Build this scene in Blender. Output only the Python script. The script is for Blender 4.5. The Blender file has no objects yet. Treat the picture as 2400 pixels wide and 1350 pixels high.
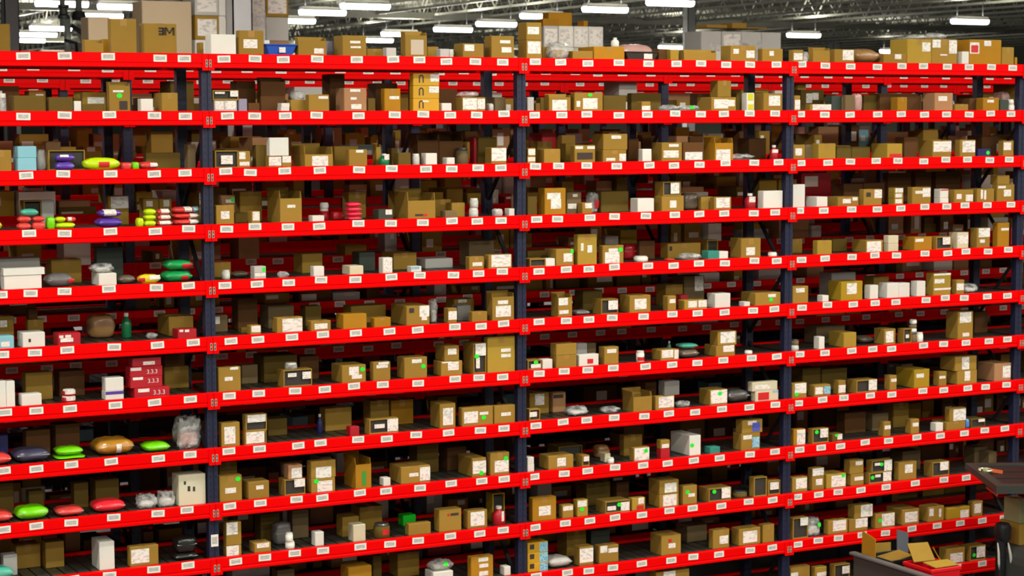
import bpy, bmesh, math, random
from mathutils import Vector, Matrix, Euler

# ------------------------------------------------------------------ camera, world, lights, exposure
SC = bpy.context.scene
COL = SC.collection
random.seed(7)
H = 0.41443          # shelf pitch
W = 2.6              # bay width
Z0 = 5.0768          # height of the top beam connectors above the floor
DECK = 0.062         # shelf surface above the connector line
cam_d = bpy.data.cameras.new('camera')
cam_d.sensor_width = 36.0
cam_d.lens = 4536.2 / 2400 * 36
cam_d.clip_end = 600
cam_d.dof.use_dof = True; cam_d.dof.focus_distance = 8.5; cam_d.dof.aperture_fstop = 8.0
cam = bpy.data.objects.new('camera', cam_d); COL.objects.link(cam)
yaw, pitch, roll = 0.48272, -0.08733, -0.00302
fw = Vector((math.sin(yaw)*math.cos(pitch), math.cos(yaw)*math.cos(pitch), math.sin(pitch)))
rt = Vector((math.cos(yaw), -math.sin(yaw), 0)); up = rt.cross(fw)
r2 = rt*math.cos(roll) + up*math.sin(roll); u2 = up*math.cos(roll) - rt*math.sin(roll)
m = Matrix((r2, u2, -fw)).transposed().to_4x4()
m.translation = Vector((-4.619, -13.584, Z0 - 0.406))
cam.matrix_world = m
SC.camera = cam
SC.view_settings.view_transform = 'Standard'
SC.view_settings.look = 'None'
SC.view_settings.gamma = 1.0
SC.view_settings.use_curve_mapping = False
SC.view_settings.exposure = 0.0
world = bpy.data.worlds.new('world'); SC.world = world; world.use_nodes = True
wb = world.node_tree.nodes['Background']
wb.inputs[0].default_value = (1.0, 0.97, 0.90, 1); wb.inputs[1].default_value = 0.28
LAMP_W = 168
LAMP_Z = 7.87
ROOF_Z = 9.3

# ------------------------------------------------------------------ materials
MATS = {}
def nodes_of(name):
    mt = bpy.data.materials.new(name); mt.use_nodes = True
    nt = mt.node_tree; b = nt.nodes['Principled BSDF']
    return mt, nt, b
def mat(name, col, rough=0.55, metal=0.0, coat=0.0, vary=0.0, noise=0.0, scale=20.0, bump=0.0, spec=0.5):
    if name in MATS: return MATS[name]
    mt, nt, b = nodes_of(name)
    b.inputs['Base Color'].default_value = (*col, 1)
    b.inputs['Roughness'].default_value = rough; b.inputs['Metallic'].default_value = metal
    b.inputs['Coat Weight'].default_value = coat; b.inputs['Specular IOR Level'].default_value = spec
    src = None
    if vary or noise or bump:
        tc = nt.nodes.new('ShaderNodeTexCoord')
        nz = nt.nodes.new('ShaderNodeTexNoise'); nz.inputs['Scale'].default_value = scale; nz.inputs['Detail'].default_value = 4
        nt.links.new(tc.outputs['Object'], nz.inputs['Vector'])
        oi = nt.nodes.new('ShaderNodeObjectInfo')
        hsv = nt.nodes.new('ShaderNodeHueSaturation'); hsv.inputs['Color'].default_value = (*col, 1)
        a = nt.nodes.new('ShaderNodeMath'); a.operation = 'MULTIPLY_ADD'
        nt.links.new(oi.outputs['Random'], a.inputs[0]); a.inputs[1].default_value = 2*vary; a.inputs[2].default_value = 1 - vary
        c = nt.nodes.new('ShaderNodeMath'); c.operation = 'MULTIPLY_ADD'
        nt.links.new(nz.outputs['Fac'], c.inputs[0]); c.inputs[1].default_value = 2*noise; c.inputs[2].default_value = 1 - noise
        d = nt.nodes.new('ShaderNodeMath'); d.operation = 'MULTIPLY'
        nt.links.new(a.outputs[0], d.inputs[0]); nt.links.new(c.outputs[0], d.inputs[1])
        nt.links.new(d.outputs[0], hsv.inputs['Value'])
        nt.links.new(hsv.outputs[0], b.inputs['Base Color'])
        if bump:
            bp = nt.nodes.new('ShaderNodeBump'); bp.inputs['Strength'].default_value = bump; bp.inputs['Distance'].default_value = 0.01
            nt.links.new(nz.outputs['Fac'], bp.inputs['Height']); nt.links.new(bp.outputs[0], b.inputs['Normal'])
    MATS[name] = mt
    return mt
def srgb(r, g, b):
    f = lambda v: v/255/12.92 if v/255 <= 0.04045 else ((v/255+0.055)/1.055)**2.4
    return (f(r), f(g), f(b))
M_RED = mat('red paint', (0.90, 0.0012, 0.0016), 0.36, noise=0.05, scale=3, spec=0.06)
M_POST = mat('blue post paint', srgb(38, 44, 78), 0.45)
M_DECK = mat('dark deck steel', srgb(64, 65, 56), 0.42, metal=0.2, noise=0.15, scale=12)
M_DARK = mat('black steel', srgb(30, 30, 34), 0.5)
M_CLIP = mat('pale clip', srgb(200, 170, 140), 0.5)
def post_material():
    mt, nt, b = nodes_of('punched blue post')
    b.inputs['Roughness'].default_value = 0.45
    tc = nt.nodes.new('ShaderNodeTexCoord'); sp = nt.nodes.new('ShaderNodeSeparateXYZ')
    nt.links.new(tc.outputs['Object'], sp.inputs[0])
    def math_(op, a, bb=None):
        n = nt.nodes.new('ShaderNodeMath'); n.operation = op
        for i, v in enumerate((a, bb)):
            if v is None: continue
            if isinstance(v, (int, float)): n.inputs[i].default_value = v
            else: nt.links.new(v, n.inputs[i])
        return n.outputs[0]
    zz = math_('ABSOLUTE', math_('SUBTRACT', math_('FRACT', math_('MULTIPLY', sp.outputs['Z'], 20.0)), 0.5))
    xx = math_('ABSOLUTE', math_('SUBTRACT', math_('ABSOLUTE', sp.outputs['X']), 0.02))
    hole = math_('MULTIPLY', math_('LESS_THAN', zz, 0.22), math_('LESS_THAN', xx, 0.005))
    mx = nt.nodes.new('ShaderNodeMix'); mx.data_type = 'RGBA'
    nt.links.new(hole, mx.inputs['Factor'])
    mx.inputs['A'].default_value = (*srgb(30, 36, 62), 1); mx.inputs['B'].default_value = (*srgb(14, 15, 22), 1)
    nt.links.new(mx.outputs['Result'], b.inputs['Base Color'])
    return mt
M_POSTF = post_material()
def print_material(name, paper, ink, sx, sy, amount=0.5, border=0.0):
    """white paper with rows of small dark print, or a grey printed field inside a white border"""
    mt, nt, b = nodes_of(name)
    b.inputs['Roughness'].default_value = 0.6
    tc = nt.nodes.new('ShaderNodeTexCoord'); mp = nt.nodes.new('ShaderNodeMapping')
    nt.links.new(tc.outputs['Generated'], mp.inputs[0]); mp.inputs['Scale'].default_value = (sx, 1, sy)
    nz = nt.nodes.new('ShaderNodeTexNoise'); nz.inputs['Scale'].default_value = 1.0; nz.inputs['Detail'].default_value = 2
    oi = nt.nodes.new('ShaderNodeObjectInfo'); ad = nt.nodes.new('ShaderNodeVectorMath'); ad.operation = 'ADD'
    cx = nt.nodes.new('ShaderNodeCombineXYZ'); ml = nt.nodes.new('ShaderNodeMath'); ml.operation = 'MULTIPLY'; ml.inputs[1].default_value = 50
    nt.links.new(oi.outputs['Random'], ml.inputs[0])
    for i in range(3): nt.links.new(ml.outputs[0], cx.inputs[i])
    nt.links.new(mp.outputs[0], ad.inputs[0]); nt.links.new(cx.outputs[0], ad.inputs[1]); nt.links.new(ad.outputs[0], nz.inputs['Vector'])
    rmp = nt.nodes.new('ShaderNodeValToRGB')
    rmp.color_ramp.elements[0].position = 1-amount-0.06; rmp.color_ramp.elements[1].position = 1-amount+0.06
    rmp.color_ramp.elements[0].color = (*paper, 1); rmp.color_ramp.elements[1].color = (*ink, 1)
    nt.links.new(nz.outputs['Fac'], rmp.inputs[0])
    out = rmp.outputs[0]
    if border:
        sp = nt.nodes.new('ShaderNodeSeparateXYZ'); nt.links.new(tc.outputs['Generated'], sp.inputs[0])
        def inside(o, w):
            a = nt.nodes.new('ShaderNodeMath'); a.operation = 'SUBTRACT'; nt.links.new(o, a.inputs[0]); a.inputs[1].default_value = 0.5
            c = nt.nodes.new('ShaderNodeMath'); c.operation = 'ABSOLUTE'; nt.links.new(a.outputs[0], c.inputs[0])
            d = nt.nodes.new('ShaderNodeMath'); d.operation = 'LESS_THAN'; nt.links.new(c.outputs[0], d.inputs[0]); d.inputs[1].default_value = 0.5 - w
            return d.outputs[0]
        a = nt.nodes.new('ShaderNodeMath'); a.operation = 'MULTIPLY'
        nt.links.new(inside(sp.outputs['X'], border), a.inputs[0]); nt.links.new(inside(sp.outputs['Z'], border*1.6), a.inputs[1])
        mx = nt.nodes.new('ShaderNodeMix'); mx.data_type = 'RGBA'
        nt.links.new(a.outputs[0], mx.inputs['Factor']); mx.inputs['A'].default_value = (*paper, 1); nt.links.new(out, mx.inputs['B'])
        out = mx.outputs['Result']
    nt.links.new(out, b.inputs['Base Color'])
    MATS[name] = mt
    return mt
M_TAG = print_material('shelf tag print', (0.88, 0.84, 0.74), (0.46, 0.44, 0.40), 3, 26, 0.60, border=0.13)
M_LABEL = print_material('label print', (0.88, 0.85, 0.76), (0.60, 0.58, 0.52), 4, 6, 0.44)
M_LBLUE = print_material('blue label print', srgb(150, 205, 220), srgb(90, 150, 180), 6, 7, 0.45)
M_GREEN = mat('green sticker', (0.02, 0.85, 0.03), 0.5)
M_TAPE = mat('parcel tape', srgb(168, 128, 60), 0.35, spec=0.3)
def clear_material(name, fac, tint):
    mt, nt, b = nodes_of(name)
    b.inputs['Base Color'].default_value = (*tint, 1); b.inputs['Roughness'].default_value = 0.22
    out = nt.nodes['Material Output']; tr = nt.nodes.new('ShaderNodeBsdfTransparent'); mx = nt.nodes.new('ShaderNodeMixShader')
    tc = nt.nodes.new('ShaderNodeTexCoord'); nz = nt.nodes.new('ShaderNodeTexNoise'); nz.inputs['Scale'].default_value = 16
    nt.links.new(tc.outputs['Object'], nz.inputs['Vector'])
    ma = nt.nodes.new('ShaderNodeMath'); ma.operation = 'MULTIPLY_ADD'; ma.use_clamp = True
    nt.links.new(nz.outputs['Fac'], ma.inputs[0]); ma.inputs[1].default_value = 1.2; ma.inputs[2].default_value = fac - 0.6
    bp = nt.nodes.new('ShaderNodeBump'); bp.inputs['Strength'].default_value = 0.9; bp.inputs['Distance'].default_value = 0.02
    nt.links.new(nz.outputs['Fac'], bp.inputs['Height']); nt.links.new(bp.outputs[0], b.inputs['Normal'])
    nt.links.new(ma.outputs[0], mx.inputs[0]); nt.links.new(tr.outputs[0], mx.inputs[1]); nt.links.new(b.outputs[0], mx.inputs[2])
    nt.links.new(mx.outputs[0], out.inputs['Surface'])
    MATS[name] = mt
    return mt
M_CLEAR = clear_material('clear plastic film', 0.36, (0.72, 0.74, 0.70))
KR = dict(k=(156, 124, 52), kl=(170, 141, 54), kp=(178, 134, 94), o=(172, 124, 32), dk=(106, 86, 36), dull=(122, 104, 72), brown=(98, 66, 36), yelk=(170, 140, 36))
PC = dict(w=(226, 226, 214), gw=(190, 190, 182), cream=(214, 206, 172), wcream=(214, 210, 180), yel=(206, 158, 24), blue=(40, 90, 190), lilac=(150, 146, 168),
          dark=(60, 60, 54), dgreen=(52, 66, 52), ltblue=(134, 196, 208), teal=(50, 140, 124), redd=(176, 22, 34), navy=(28, 32, 92), grey=(120, 118, 112), grn=(10, 230, 40))
BC = dict(pink=(196, 152, 142), paper=(158, 118, 70), paper2=(190, 134, 40), gw=(196, 194, 186), purple=(92, 62, 168), neon=(200, 235, 0), lime=(120, 225, 10), coral=(226, 70, 62), teal=(74, 176, 150),
          hot=(236, 40, 78), hotr=(242, 44, 56), redd=(190, 24, 36), green=(16, 158, 78), grey=(108, 106, 104), yel2=(226, 206, 20), white=(224, 222, 212), dull=(110, 96, 78), navyg=(62, 62, 84),
          dkgrey=(74, 74, 70), blue2=(90, 140, 206), black=(30, 31, 26), lilac=(150, 146, 168))
def col_mat(kind, c):
    if c in KR and kind in ('bx', 'of', 'fl', 'ld', 'jr', 'bo'):
        return mat('cardboard ' + c, srgb(*KR[c]), 0.75, vary=0.10, noise=0.07, scale=9, bump=0.05, spec=0.12)
    if kind == 'pb':
        return mat('plastic wrapped ' + c, srgb(*BC[c]), 0.32, coat=0.35, vary=0.06, noise=0.15, scale=14, bump=0.5)
    return mat('print board ' + c, srgb(*PC.get(c, (150, 150, 140))), 0.45, vary=0.05, noise=0.04, scale=8)

# ------------------------------------------------------------------ mesh helpers
class MB:
    def __init__(s): s.v = []; s.f = []; s.m = []
    def add(s, vs, fs, mi=0):
        o = len(s.v); s.v += [tuple(v) for v in vs]; s.f += [tuple(i+o for i in f) for f in fs]; s.m += [mi]*len(fs); return s
    def box(s, x0, x1, y0, y1, z0, z1, mi=0):
        return s.add([(x0,y0,z0),(x1,y0,z0),(x1,y1,z0),(x0,y1,z0),(x0,y0,z1),(x1,y0,z1),(x1,y1,z1),(x0,y1,z1)],
                     [(0,3,2,1),(4,5,6,7),(0,1,5,4),(1,2,6,5),(2,3,7,6),(3,0,4,7)], mi)
    def prism_x(s, prof, x0, x1, mi=0):
        n = len(prof)
        return s.add([(x0,y,z) for y,z in prof] + [(x1,y,z) for y,z in prof],
                     [tuple(range(n)), tuple(range(2*n-1, n-1, -1))] + [(i, i+n, (i+1)%n+n, (i+1)%n) for i in range(n)], mi)
    def bar(s, a, b, w, d, mi=0):
        a = Vector(a); b = Vector(b); t = (b-a).normalized(); ref = Vector((0,1,0)) if abs(t.y) < 0.9 else Vector((1,0,0))
        p = t.cross(ref).normalized()*w/2; q = t.cross(p).normalized()*d/2
        vs = [a-p-q, a+p-q, a+p+q, a-p+q, b-p-q, b+p-q, b+p+q, b-p+q]
        return s.add(vs, [(0,3,2,1),(4,5,6,7),(0,1,5,4),(1,2,6,5),(2,3,7,6),(3,0,4,7)], mi)
    def tube(s, pts, r, n=8, mi=0):
        pts = [Vector(p) for p in pts]; vs = []
        for i, p in enumerate(pts):
            t = (pts[min(i+1, len(pts)-1)] - pts[max(i-1, 0)]).normalized()
            ref = Vector((0,0,1)) if abs(t.z) < 0.9 else Vector((0,1,0))
            a = t.cross(ref).normalized(); b = t.cross(a)
            rr = r[i] if isinstance(r, (list, tuple)) else r
            vs += [p + a*rr*math.cos(2*math.pi*k/n) + b*rr*math.sin(2*math.pi*k/n) for k in range(n)]
        fs = [(i*n+k, i*n+(k+1)%n, (i+1)*n+(k+1)%n, (i+1)*n+k) for i in range(len(pts)-1) for k in range(n)]
        fs += [tuple(range(n-1, -1, -1)), tuple((len(pts)-1)*n+k for k in range(n))]
        return s.add(vs, fs, mi)
    def lathe(s, prof, cx, cy, n=20, mi=0):
        vs = [(cx+r*math.cos(2*math.pi*k/n), cy+r*math.sin(2*math.pi*k/n), z) for r, z in prof for k in range(n)]
        fs = [(i*n+k, i*n+(k+1)%n, (i+1)*n+(k+1)%n, (i+1)*n+k) for i in range(len(prof)-1) for k in range(n)]
        fs += [tuple(range(n-1, -1, -1)), tuple((len(prof)-1)*n+k for k in range(n))]
        return s.add(vs, fs, mi)
    def mesh(s, name, mats):
        me = bpy.data.meshes.new(name); me.from_pydata(s.v, [], s.f)
        for mt in mats: me.materials.append(mt)
        if len(mats) > 1: me.polygons.foreach_set('material_index', s.m)
        me.update()
        return me
    def build(s, name, mats, parent=None, loc=None, bevel=0.0, smooth=False):
        if not isinstance(mats, (list, tuple)): mats = [mats]
        me = s.mesh(name, mats)
        if bevel:
            bm = bmesh.new(); bm.from_mesh(me)
            bmesh.ops.bevel(bm, geom=bm.edges[:], offset=bevel, segments=1, affect='EDGES', clamp_overlap=True)
            bm.to_mesh(me); bm.free()
        if smooth: me.polygons.foreach_set('use_smooth', [True]*len(me.polygons))
        return link(name, me, parent, loc)
def link(name, me, parent=None, loc=None, drop=0):
    o = bpy.data.objects.new(name, me); COL.objects.link(o)
    if parent is not None: o.parent = parent
    if loc is not None: o.location = loc
    if drop: o.scale.z = (Z0+.06+drop)/(Z0+.06)
    return o
def tag(o, label=None, cat=None, group=None, kind=None):
    if label: o['label'] = label
    if cat: o['category'] = cat
    if group: o['group'] = group
    if kind: o['kind'] = kind
    return o
def empty(name, loc, label, cat, group=None):
    o = bpy.data.objects.new(name, None); COL.objects.link(o); o.location = loc
    o.empty_display_size = 0.1
    return tag(o, label, cat, group)

# ------------------------------------------------------------------ the hall
M_FLOOR = mat('concrete floor', srgb(70, 69, 65), 0.5, noise=0.12, scale=0.8)
M_ROOF = mat('roof deck', srgb(164, 162, 148), 0.8, noise=0.15, scale=0.3)
M_WALL = mat('hall wall', srgb(128, 134, 118), 0.8, noise=0.06, scale=0.3)
M_STEEL = mat('roof steel', srgb(176, 176, 160), 0.5, metal=0.0, noise=0.3, scale=1.5)
M_GALV = mat('grey column paint', srgb(182, 184, 184), 0.5)
tag(MB().box(-60, 70, -45, 170, -0.2, 0).build('floor', M_FLOOR), kind='structure')
roof = tag(MB().box(-60, 70, -45, 170, ROOF_Z, ROOF_Z+0.2).build('ceiling', M_ROOF), kind='structure')
tag(MB().box(68, 68.3, -45, 170, 0, ROOF_Z).build('wall_side', M_WALL), kind='structure')
tag(MB().box(-60, 68, 165, 165.3, 0, ROOF_Z).build('wall_far', M_WALL), kind='structure')
jb = MB()
for z in (ROOF_Z-0.06, ROOF_Z-0.78):
    jb.box(-0.05, 0.05, 20, 165, z-0.04, z+0.04)
y = 20.0; sgn = 0
while y < 164:
    jb.bar((0, y, ROOF_Z-0.78 if sgn else ROOF_Z-0.06), (0, y+0.6, ROOF_Z-0.06 if sgn else ROOF_Z-0.78), 0.03, 0.03)
    y += 0.6; sgn = 1-sgn
jme = jb.mesh('roof_joist', [M_STEEL])
for i in range(34):
    link('roof_joist', jme, roof, (-8 + 2.3*i, 0, 0))
pur = MB().box(-8, 68, -0.09, 0.09, ROOF_Z-0.95, ROOF_Z-0.7).mesh('roof_girder', [M_STEEL])
for yy in (26.8, 52, 78, 104, 130, 156): link('roof_girder', pur, roof, (0, yy, 0))
COLUMNS = [(5.0, 13.25, .30, 'grey steel column rising behind the wrapped pallet load'), (4.9, 26.8, .30, 'grey steel column beside the sprinkler valve'),
           (28.2, 37.2, .30, 'dark grey steel column behind the two white pallet loads'), (36.5, 72.5, .30, 'slim distant steel column under the roof'),
           (56.7, 67.6, .45, 'distant dark column against the far hall wall')]
for x, y, w, lab in COLUMNS:
    c = empty('steel_column', (x, y, 0), lab, 'column')
    b = MB().box(-w/2, w/2, -w/2, -w/2+0.02, 0.02, ROOF_Z-0.8).box(-w/2, w/2, w/2-0.02, w/2, 0.02, ROOF_Z-0.8).box(-w/2, -w/2+0.02, -w/2, w/2, 0.02, ROOF_Z-0.8).box(w/2-0.02, w/2, -w/2, w/2, 0.02, ROOF_Z-0.8)
    b.build('shaft', M_GALV, c)
    MB().box(-w*.8, w*.8, -w*.8, w*.8, 0, 0.03).build('base_plate', M_DARK, c)
    MB().box(-w*.7, w*.7, -w*.7, w*.7, ROOF_Z-0.82, ROOF_Z-0.78).build('cap_plate', M_DARK, c)

# ceiling lamps: seen ones where they hang, and the same rows continued over the aisle in front of the rack, plus rows added to brighten roof and pallets
M_HOUSE = mat('lamp housing', srgb(200, 200, 196), 0.5)
lm = bpy.data.materials.new('lit lamp'); lm.use_nodes = True
_nt = lm.node_tree; _nt.nodes.remove(_nt.nodes['Principled BSDF'])
em = _nt.nodes.new('ShaderNodeEmission'); em.inputs[0].default_value = (1.0, 0.93, 0.97, 1); em.inputs[1].default_value = 14
_nt.links.new(em.outputs[0], _nt.nodes['Material Output'].inputs[0])
LL = 1.35
hb = MB(); hb.prism_x([(-.16,-.02),(-.16,.02),(-.08,.09),(.08,.09),(.16,.02),(.16,-.02)], -LL/2, LL/2)
house_me = hb.mesh('housing', [M_HOUSE])
db = MB()
prof = [(-.145,-.02),(.145,-.02),(.14,-.10),(.07,-.16),(-.07,-.16),(-.14,-.10)]
db.prism_x(prof[::-1], -LL/2-.02, LL/2+.02)
diff_me = db.mesh('diffuser', [lm])
sus_me = MB().bar((-LL*.4, 0, .08), (-LL*.4, 0, ROOF_Z-LAMP_Z-0.1), .012, .012).bar((LL*.4, 0, .08), (LL*.4, 0, ROOF_Z-LAMP_Z-0.1), .012, .012).mesh('suspension', [M_DARK])
AREA = bpy.data.lights.new('lamp_light', 'AREA'); AREA.shape = 'RECTANGLE'; AREA.size = LL; AREA.size_y = 0.3
AREA.energy = LAMP_W; AREA.color = (1.0, 0.975, 0.89)
ROOF_FILL = AREA.copy(); ROOF_FILL.energy = LAMP_W*.68  # upward light added to each lamp to brighten the roof
def lamp(x, y, light, label, group):
    t = empty('ceiling_lamp', (x, y, LAMP_Z), label, 'lamp', group)
    link('housing', house_me, t); link('diffuser', diff_me, t); link('suspension', sus_me, t)
    if light:
        l = bpy.data.objects.new('lamp_light', AREA); COL.objects.link(l); l.parent = t; l.location = (0, 0, -0.18)
        u = bpy.data.objects.new('roof_fill_light', ROOF_FILL); COL.objects.link(u); u.parent = t; u.location = (0, 0, 0.12); u.rotation_euler = (math.pi, 0, 0)
LROWS = [(16, 'over the sprinkler valve'), (20, 'beside the tall wrapped pallet load'), (30, 'over the white labelled pallet load'), (48, 'over the wide wrapped pallet load'), (99, 'near the far side wall')]
NTH = ['first', 'second', 'third', 'fourth', 'fifth', 'sixth', 'seventh', 'eighth']
lcount = {}
for x, y in sorted([(11.0, 39.4), (11.7, 44.3), (12.4, 52.8), (13.2, 57.9), (14.1, 63.2), (9.1, 38.7), (18.1, 44.7), (17.1, 39.8), (17.0, 36.4), (26.7, 57.8), (25.2, 52.2), (25.4, 48.1), (25.0, 44.0), (24.0, 39.0), (23.9, 35.0), (23.9, 31.5), (41.9, 59.7), (39.7, 47.0), (38.4, 36.1), (54.5, 60.1)], key=lambda p: p[1]):
    row_ = next(n for lim, n in LROWS if x < lim); lcount[row_] = lcount.get(row_, 0)+1
    lamp(x, y, True, 'lit strip lamp, %s going deeper in the row %s' % (NTH[lcount[row_]-1], row_), 'strip lamps under the roof')
for x, y in [(x, y) for x in (19, 31, 43, 55) for y in (78, 94, 110, 130)]:  # hidden lamps added behind the rack tops to brighten the roof
    lamp(x, y, True, 'unseen strip lamp added at the far hall end to brighten the roof', 'added strip lamps at the far end of the hall')
for x, y in [(x, y) for x in (-10.6, -3.7, 3.3, 10.3, 17.2) for y in (-19, -15, -11, -7, -3)] + [(x, y) for x in (-10.6, -3.7) for y in (5.2, 9.2)] + [(x, 10.4) for x in (3.3, 10.3, 17.2)]:  # the last row is added out of view to light the pallet fronts
    if True:
        lamp(x, y, True, 'lit strip lamp hanging unseen over the rack aisles', 'strip lamps over the rack aisles')

# ------------------------------------------------------------------ racks
BEAM = [(-.025,.066),(-.020,.071),(.02,.071),(.02,-.035),(-.018,-.035),(-.025,-.029),(-.025,-.012),(-.021,-.008),(-.021,.000),(-.025,.004)]
beam_me = MB().prism_x(BEAM, .002, W-.002).mesh('shelf_beam', [M_RED])
rbeam_me = MB().prism_x([(-y, z) for y, z in BEAM[::-1]], .002, W-.002).mesh('rear_beam', [M_RED])
def tag_mesh(w, hh):
    return MB().box(-w/2, w/2, -.0012, .0012, -hh/2, hh/2).mesh('shelf_tag', [M_TAG])
tag_me = tag_mesh(.098, .050)
plate_me = {}
for sg in (1, -1):
    b = MB()
    b.box(min(.002*sg, .046*sg), max(.002*sg, .046*sg), -.031, -.025, -.052, .069)
    plate_me[sg] = b.mesh('end_plate', [M_RED])
    b = MB()
    for zc in (-.014, .014):
        b.box(.006*sg if sg > 0 else -.022, .022 if sg > 0 else -.006, -.034, -.0305, zc-.013, zc+.013, 0)
        b.box(.010 if sg > 0 else -.018, .018 if sg > 0 else -.010, -.0352, -.034, zc-.009, zc+.009, 1)
    plate_me[sg*2] = b.mesh('locking_clip', [M_CLIP, M_POST])
def post_mesh(z1, detailed=True):
    b = MB()
    if detailed:   # open channel with a groove down its face
        prof = [(-.038,.0),(-.009,.0),(-.006,.006),(.006,.006),(.009,.0),(.038,.0),(.038,.065),(.030,.065),(.030,.010),(-.030,.010),(-.030,.065),(-.038,.065)]
        n = len(prof)
        b.add([(x,y,0.012) for x,y in prof]+[(x,y,z1) for x,y in prof], [tuple(range(n-1,-1,-1)), tuple(range(n,2*n))]+[(i,(i+1)%n,(i+1)%n+n,i+n) for i in range(n)])
        b.box(-.06, .06, -.01, .075, 0, .012)
    else: b.box(-.038, .038, 0, .065, 0, z1)
    return b.mesh('upright_post', [M_POSTF])
post_me = post_mesh(Z0+.06); post_lo = post_mesh(Z0+.06, False)
DEPTH = .62   # front of front post to front of rear post
TAGS = {0: [-1.34, -1.05, -0.74, -0.36, -0.18, 0.12, 0.36, 0.58, 0.85, 1.17, 1.47, 1.69, 1.92, 2.17, 2.41, 2.7, 2.93, 3.18, 3.47, 3.75, 4.02, 4.26, 4.51, 4.75, 5.02, 5.28, 5.53, 5.8, 6.09, 6.36, 6.6, 6.87, 7.12, 7.38, 7.63],
        1: [-1.35, -1.06, -0.74, -0.41, -0.18, 0.14, 0.35, 0.59, 0.84, 1.18, 1.48, 1.72, 1.95, 2.18, 2.42, 2.69, 2.94, 3.17, 3.47, 3.74, 4.01, 4.26, 4.49, 4.75, 5.01, 5.27, 5.53, 5.8, 6.1, 6.36, 6.62, 6.87, 7.13, 7.38, 7.62],
        2: [-1.34, -1.08, -0.74, -0.42, -0.19, 0.12, 0.31, 0.58, 0.86, 1.18, 1.45, 1.74, 1.96, 2.19, 2.39, 2.7, 2.91, 3.17, 3.45, 3.76, 4.0, 4.25, 4.51, 4.8, 5.05, 5.28, 5.57, 5.81, 6.09, 6.33, 6.62, 6.87, 7.12, 7.38, 7.61],
        3: [-1.33, -1.08, -0.75, -0.42, -0.17, 0.12, 0.34, 0.6, 0.85, 1.17, 1.44, 1.71, 1.96, 2.18, 2.39, 2.71, 2.9, 3.2, 3.43, 3.73, 4.01, 4.25, 4.5, 4.8, 5.02, 5.27, 5.53, 5.83, 6.11, 6.37, 6.64, 6.89, 7.1, 7.36, 7.64],
        4: [-1.54, -1.33, -1.09, -0.77, -0.42, -0.18, 0.1, 0.35, 0.6, 0.86, 1.14, 1.44, 1.68, 1.97, 2.19, 2.4, 2.73, 2.98, 3.19, 3.43, 3.75, 4.0, 4.25, 4.51, 4.81, 5.04, 5.3, 5.55, 5.84, 6.09, 6.33, 6.65, 6.91, 7.12, 7.38, 7.62],
        5: [-1.54, -1.31, -1.08, -0.74, -0.42, -0.15, 0.14, 0.35, 0.62, 0.87, 1.14, 1.42, 1.66, 1.98, 2.21, 2.41, 2.73, 2.98, 3.19, 3.41, 3.71, 3.99, 4.24, 4.51, 4.8, 5.02, 5.31, 5.58, 5.86, 6.1, 6.33, 6.67, 6.89, 7.11, 7.38, 7.62],
        6: [-1.53, -1.31, -1.07, -0.74, -0.45, -0.18, 0.12, 0.35, 0.64, 0.88, 1.12, 1.36, 1.66, 1.98, 2.19, 2.4, 2.73, 2.96, 3.18, 3.42, 3.73, 3.99, 4.24, 4.5, 4.79, 5.05, 5.29, 5.56, 5.85, 6.08, 6.29, 6.65, 6.88, 7.14, 7.41, 7.63],
        7: [-1.55, -1.32, -1.07, -0.78, -0.43, -0.19, 0.11, 0.35, 0.66, 0.84, 1.15, 1.39, 1.64, 1.92, 2.2, 2.41, 2.7, 2.95, 3.17, 3.43, 3.72, 3.96, 4.22, 4.49, 4.77, 5.04, 5.28, 5.54, 5.77, 6.06, 6.3, 6.65, 6.89, 7.17, 7.38, 7.63],
        8: [-1.56, -1.33, -1.08, -0.77, -0.44, -0.22, 0.11, 0.35, 0.64, 0.85, 1.16, 1.38, 1.67, 1.94, 2.21, 2.41, 2.68, 2.96, 3.18, 3.44, 3.71, 3.95, 4.21, 4.47, 4.78, 5.04, 5.3, 5.53, 5.74, 6.01, 6.27, 6.59, 6.86, 7.14, 7.38, 7.62],
        9: [-1.54, -1.31, -1.08, -0.81, -0.48, -0.22, 0.15, 0.38, 0.62, 0.85, 1.16, 1.41, 1.65, 1.93, 2.19, 2.4, 2.69, 2.97, 3.2, 3.44, 3.7, 3.97, 4.2, 4.49, 4.77, 5.02, 5.28, 5.51, 5.72, 5.97, 6.25, 6.58, 6.91, 7.17],
        10: [2.7, 2.99, 3.19, 3.42, 3.7, 3.99, 4.21, 4.47, 4.79, 5.02, 5.29, 5.51, 5.73, 5.99, 6.25, 6.55, 6.84, 7.11, 7.37, 7.63],
        11: [7.08, 7.38]}
def frame_brace():
    b = MB(); z = 0.25; s = 0
    while z < Z0-0.7:
        a, c = ((0, .085, z), (0, DEPTH+.02, z+.62)) if s else ((0, DEPTH+.02, z), (0, .085, z+.62))
        b.bar(a, c, .03, .018); z += .62; s = 1-s
    return b.mesh('frame_brace', [M_DARK])
brace_me = frame_brace()
NPL = 26
pl_w = (W-.1)/NPL
plank_me = MB().prism_x([(.03,-.03),(.03,0),(.625,0),(.625,-.03)], .004, pl_w-.010).mesh('deck_plank', [M_DECK])
def deck_boxes(b, x0, z):
    for i in range(NPL): b.box(x0+.05+i*pl_w+.004, x0+.05+(i+1)*pl_w-.010, .03, .625, z-.03, z)
def lift(y0, r): return .018*max(0, r-4) if y0 == 2.0 else 0   # the second row is pitched a little closer low down
shaded_beam_me = MB().prism_x(BEAM, .002, W-.002).mesh('shelf_beam', [M_DARK])  # low beams of the deeper racks: shade put into the colour of red beams
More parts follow.
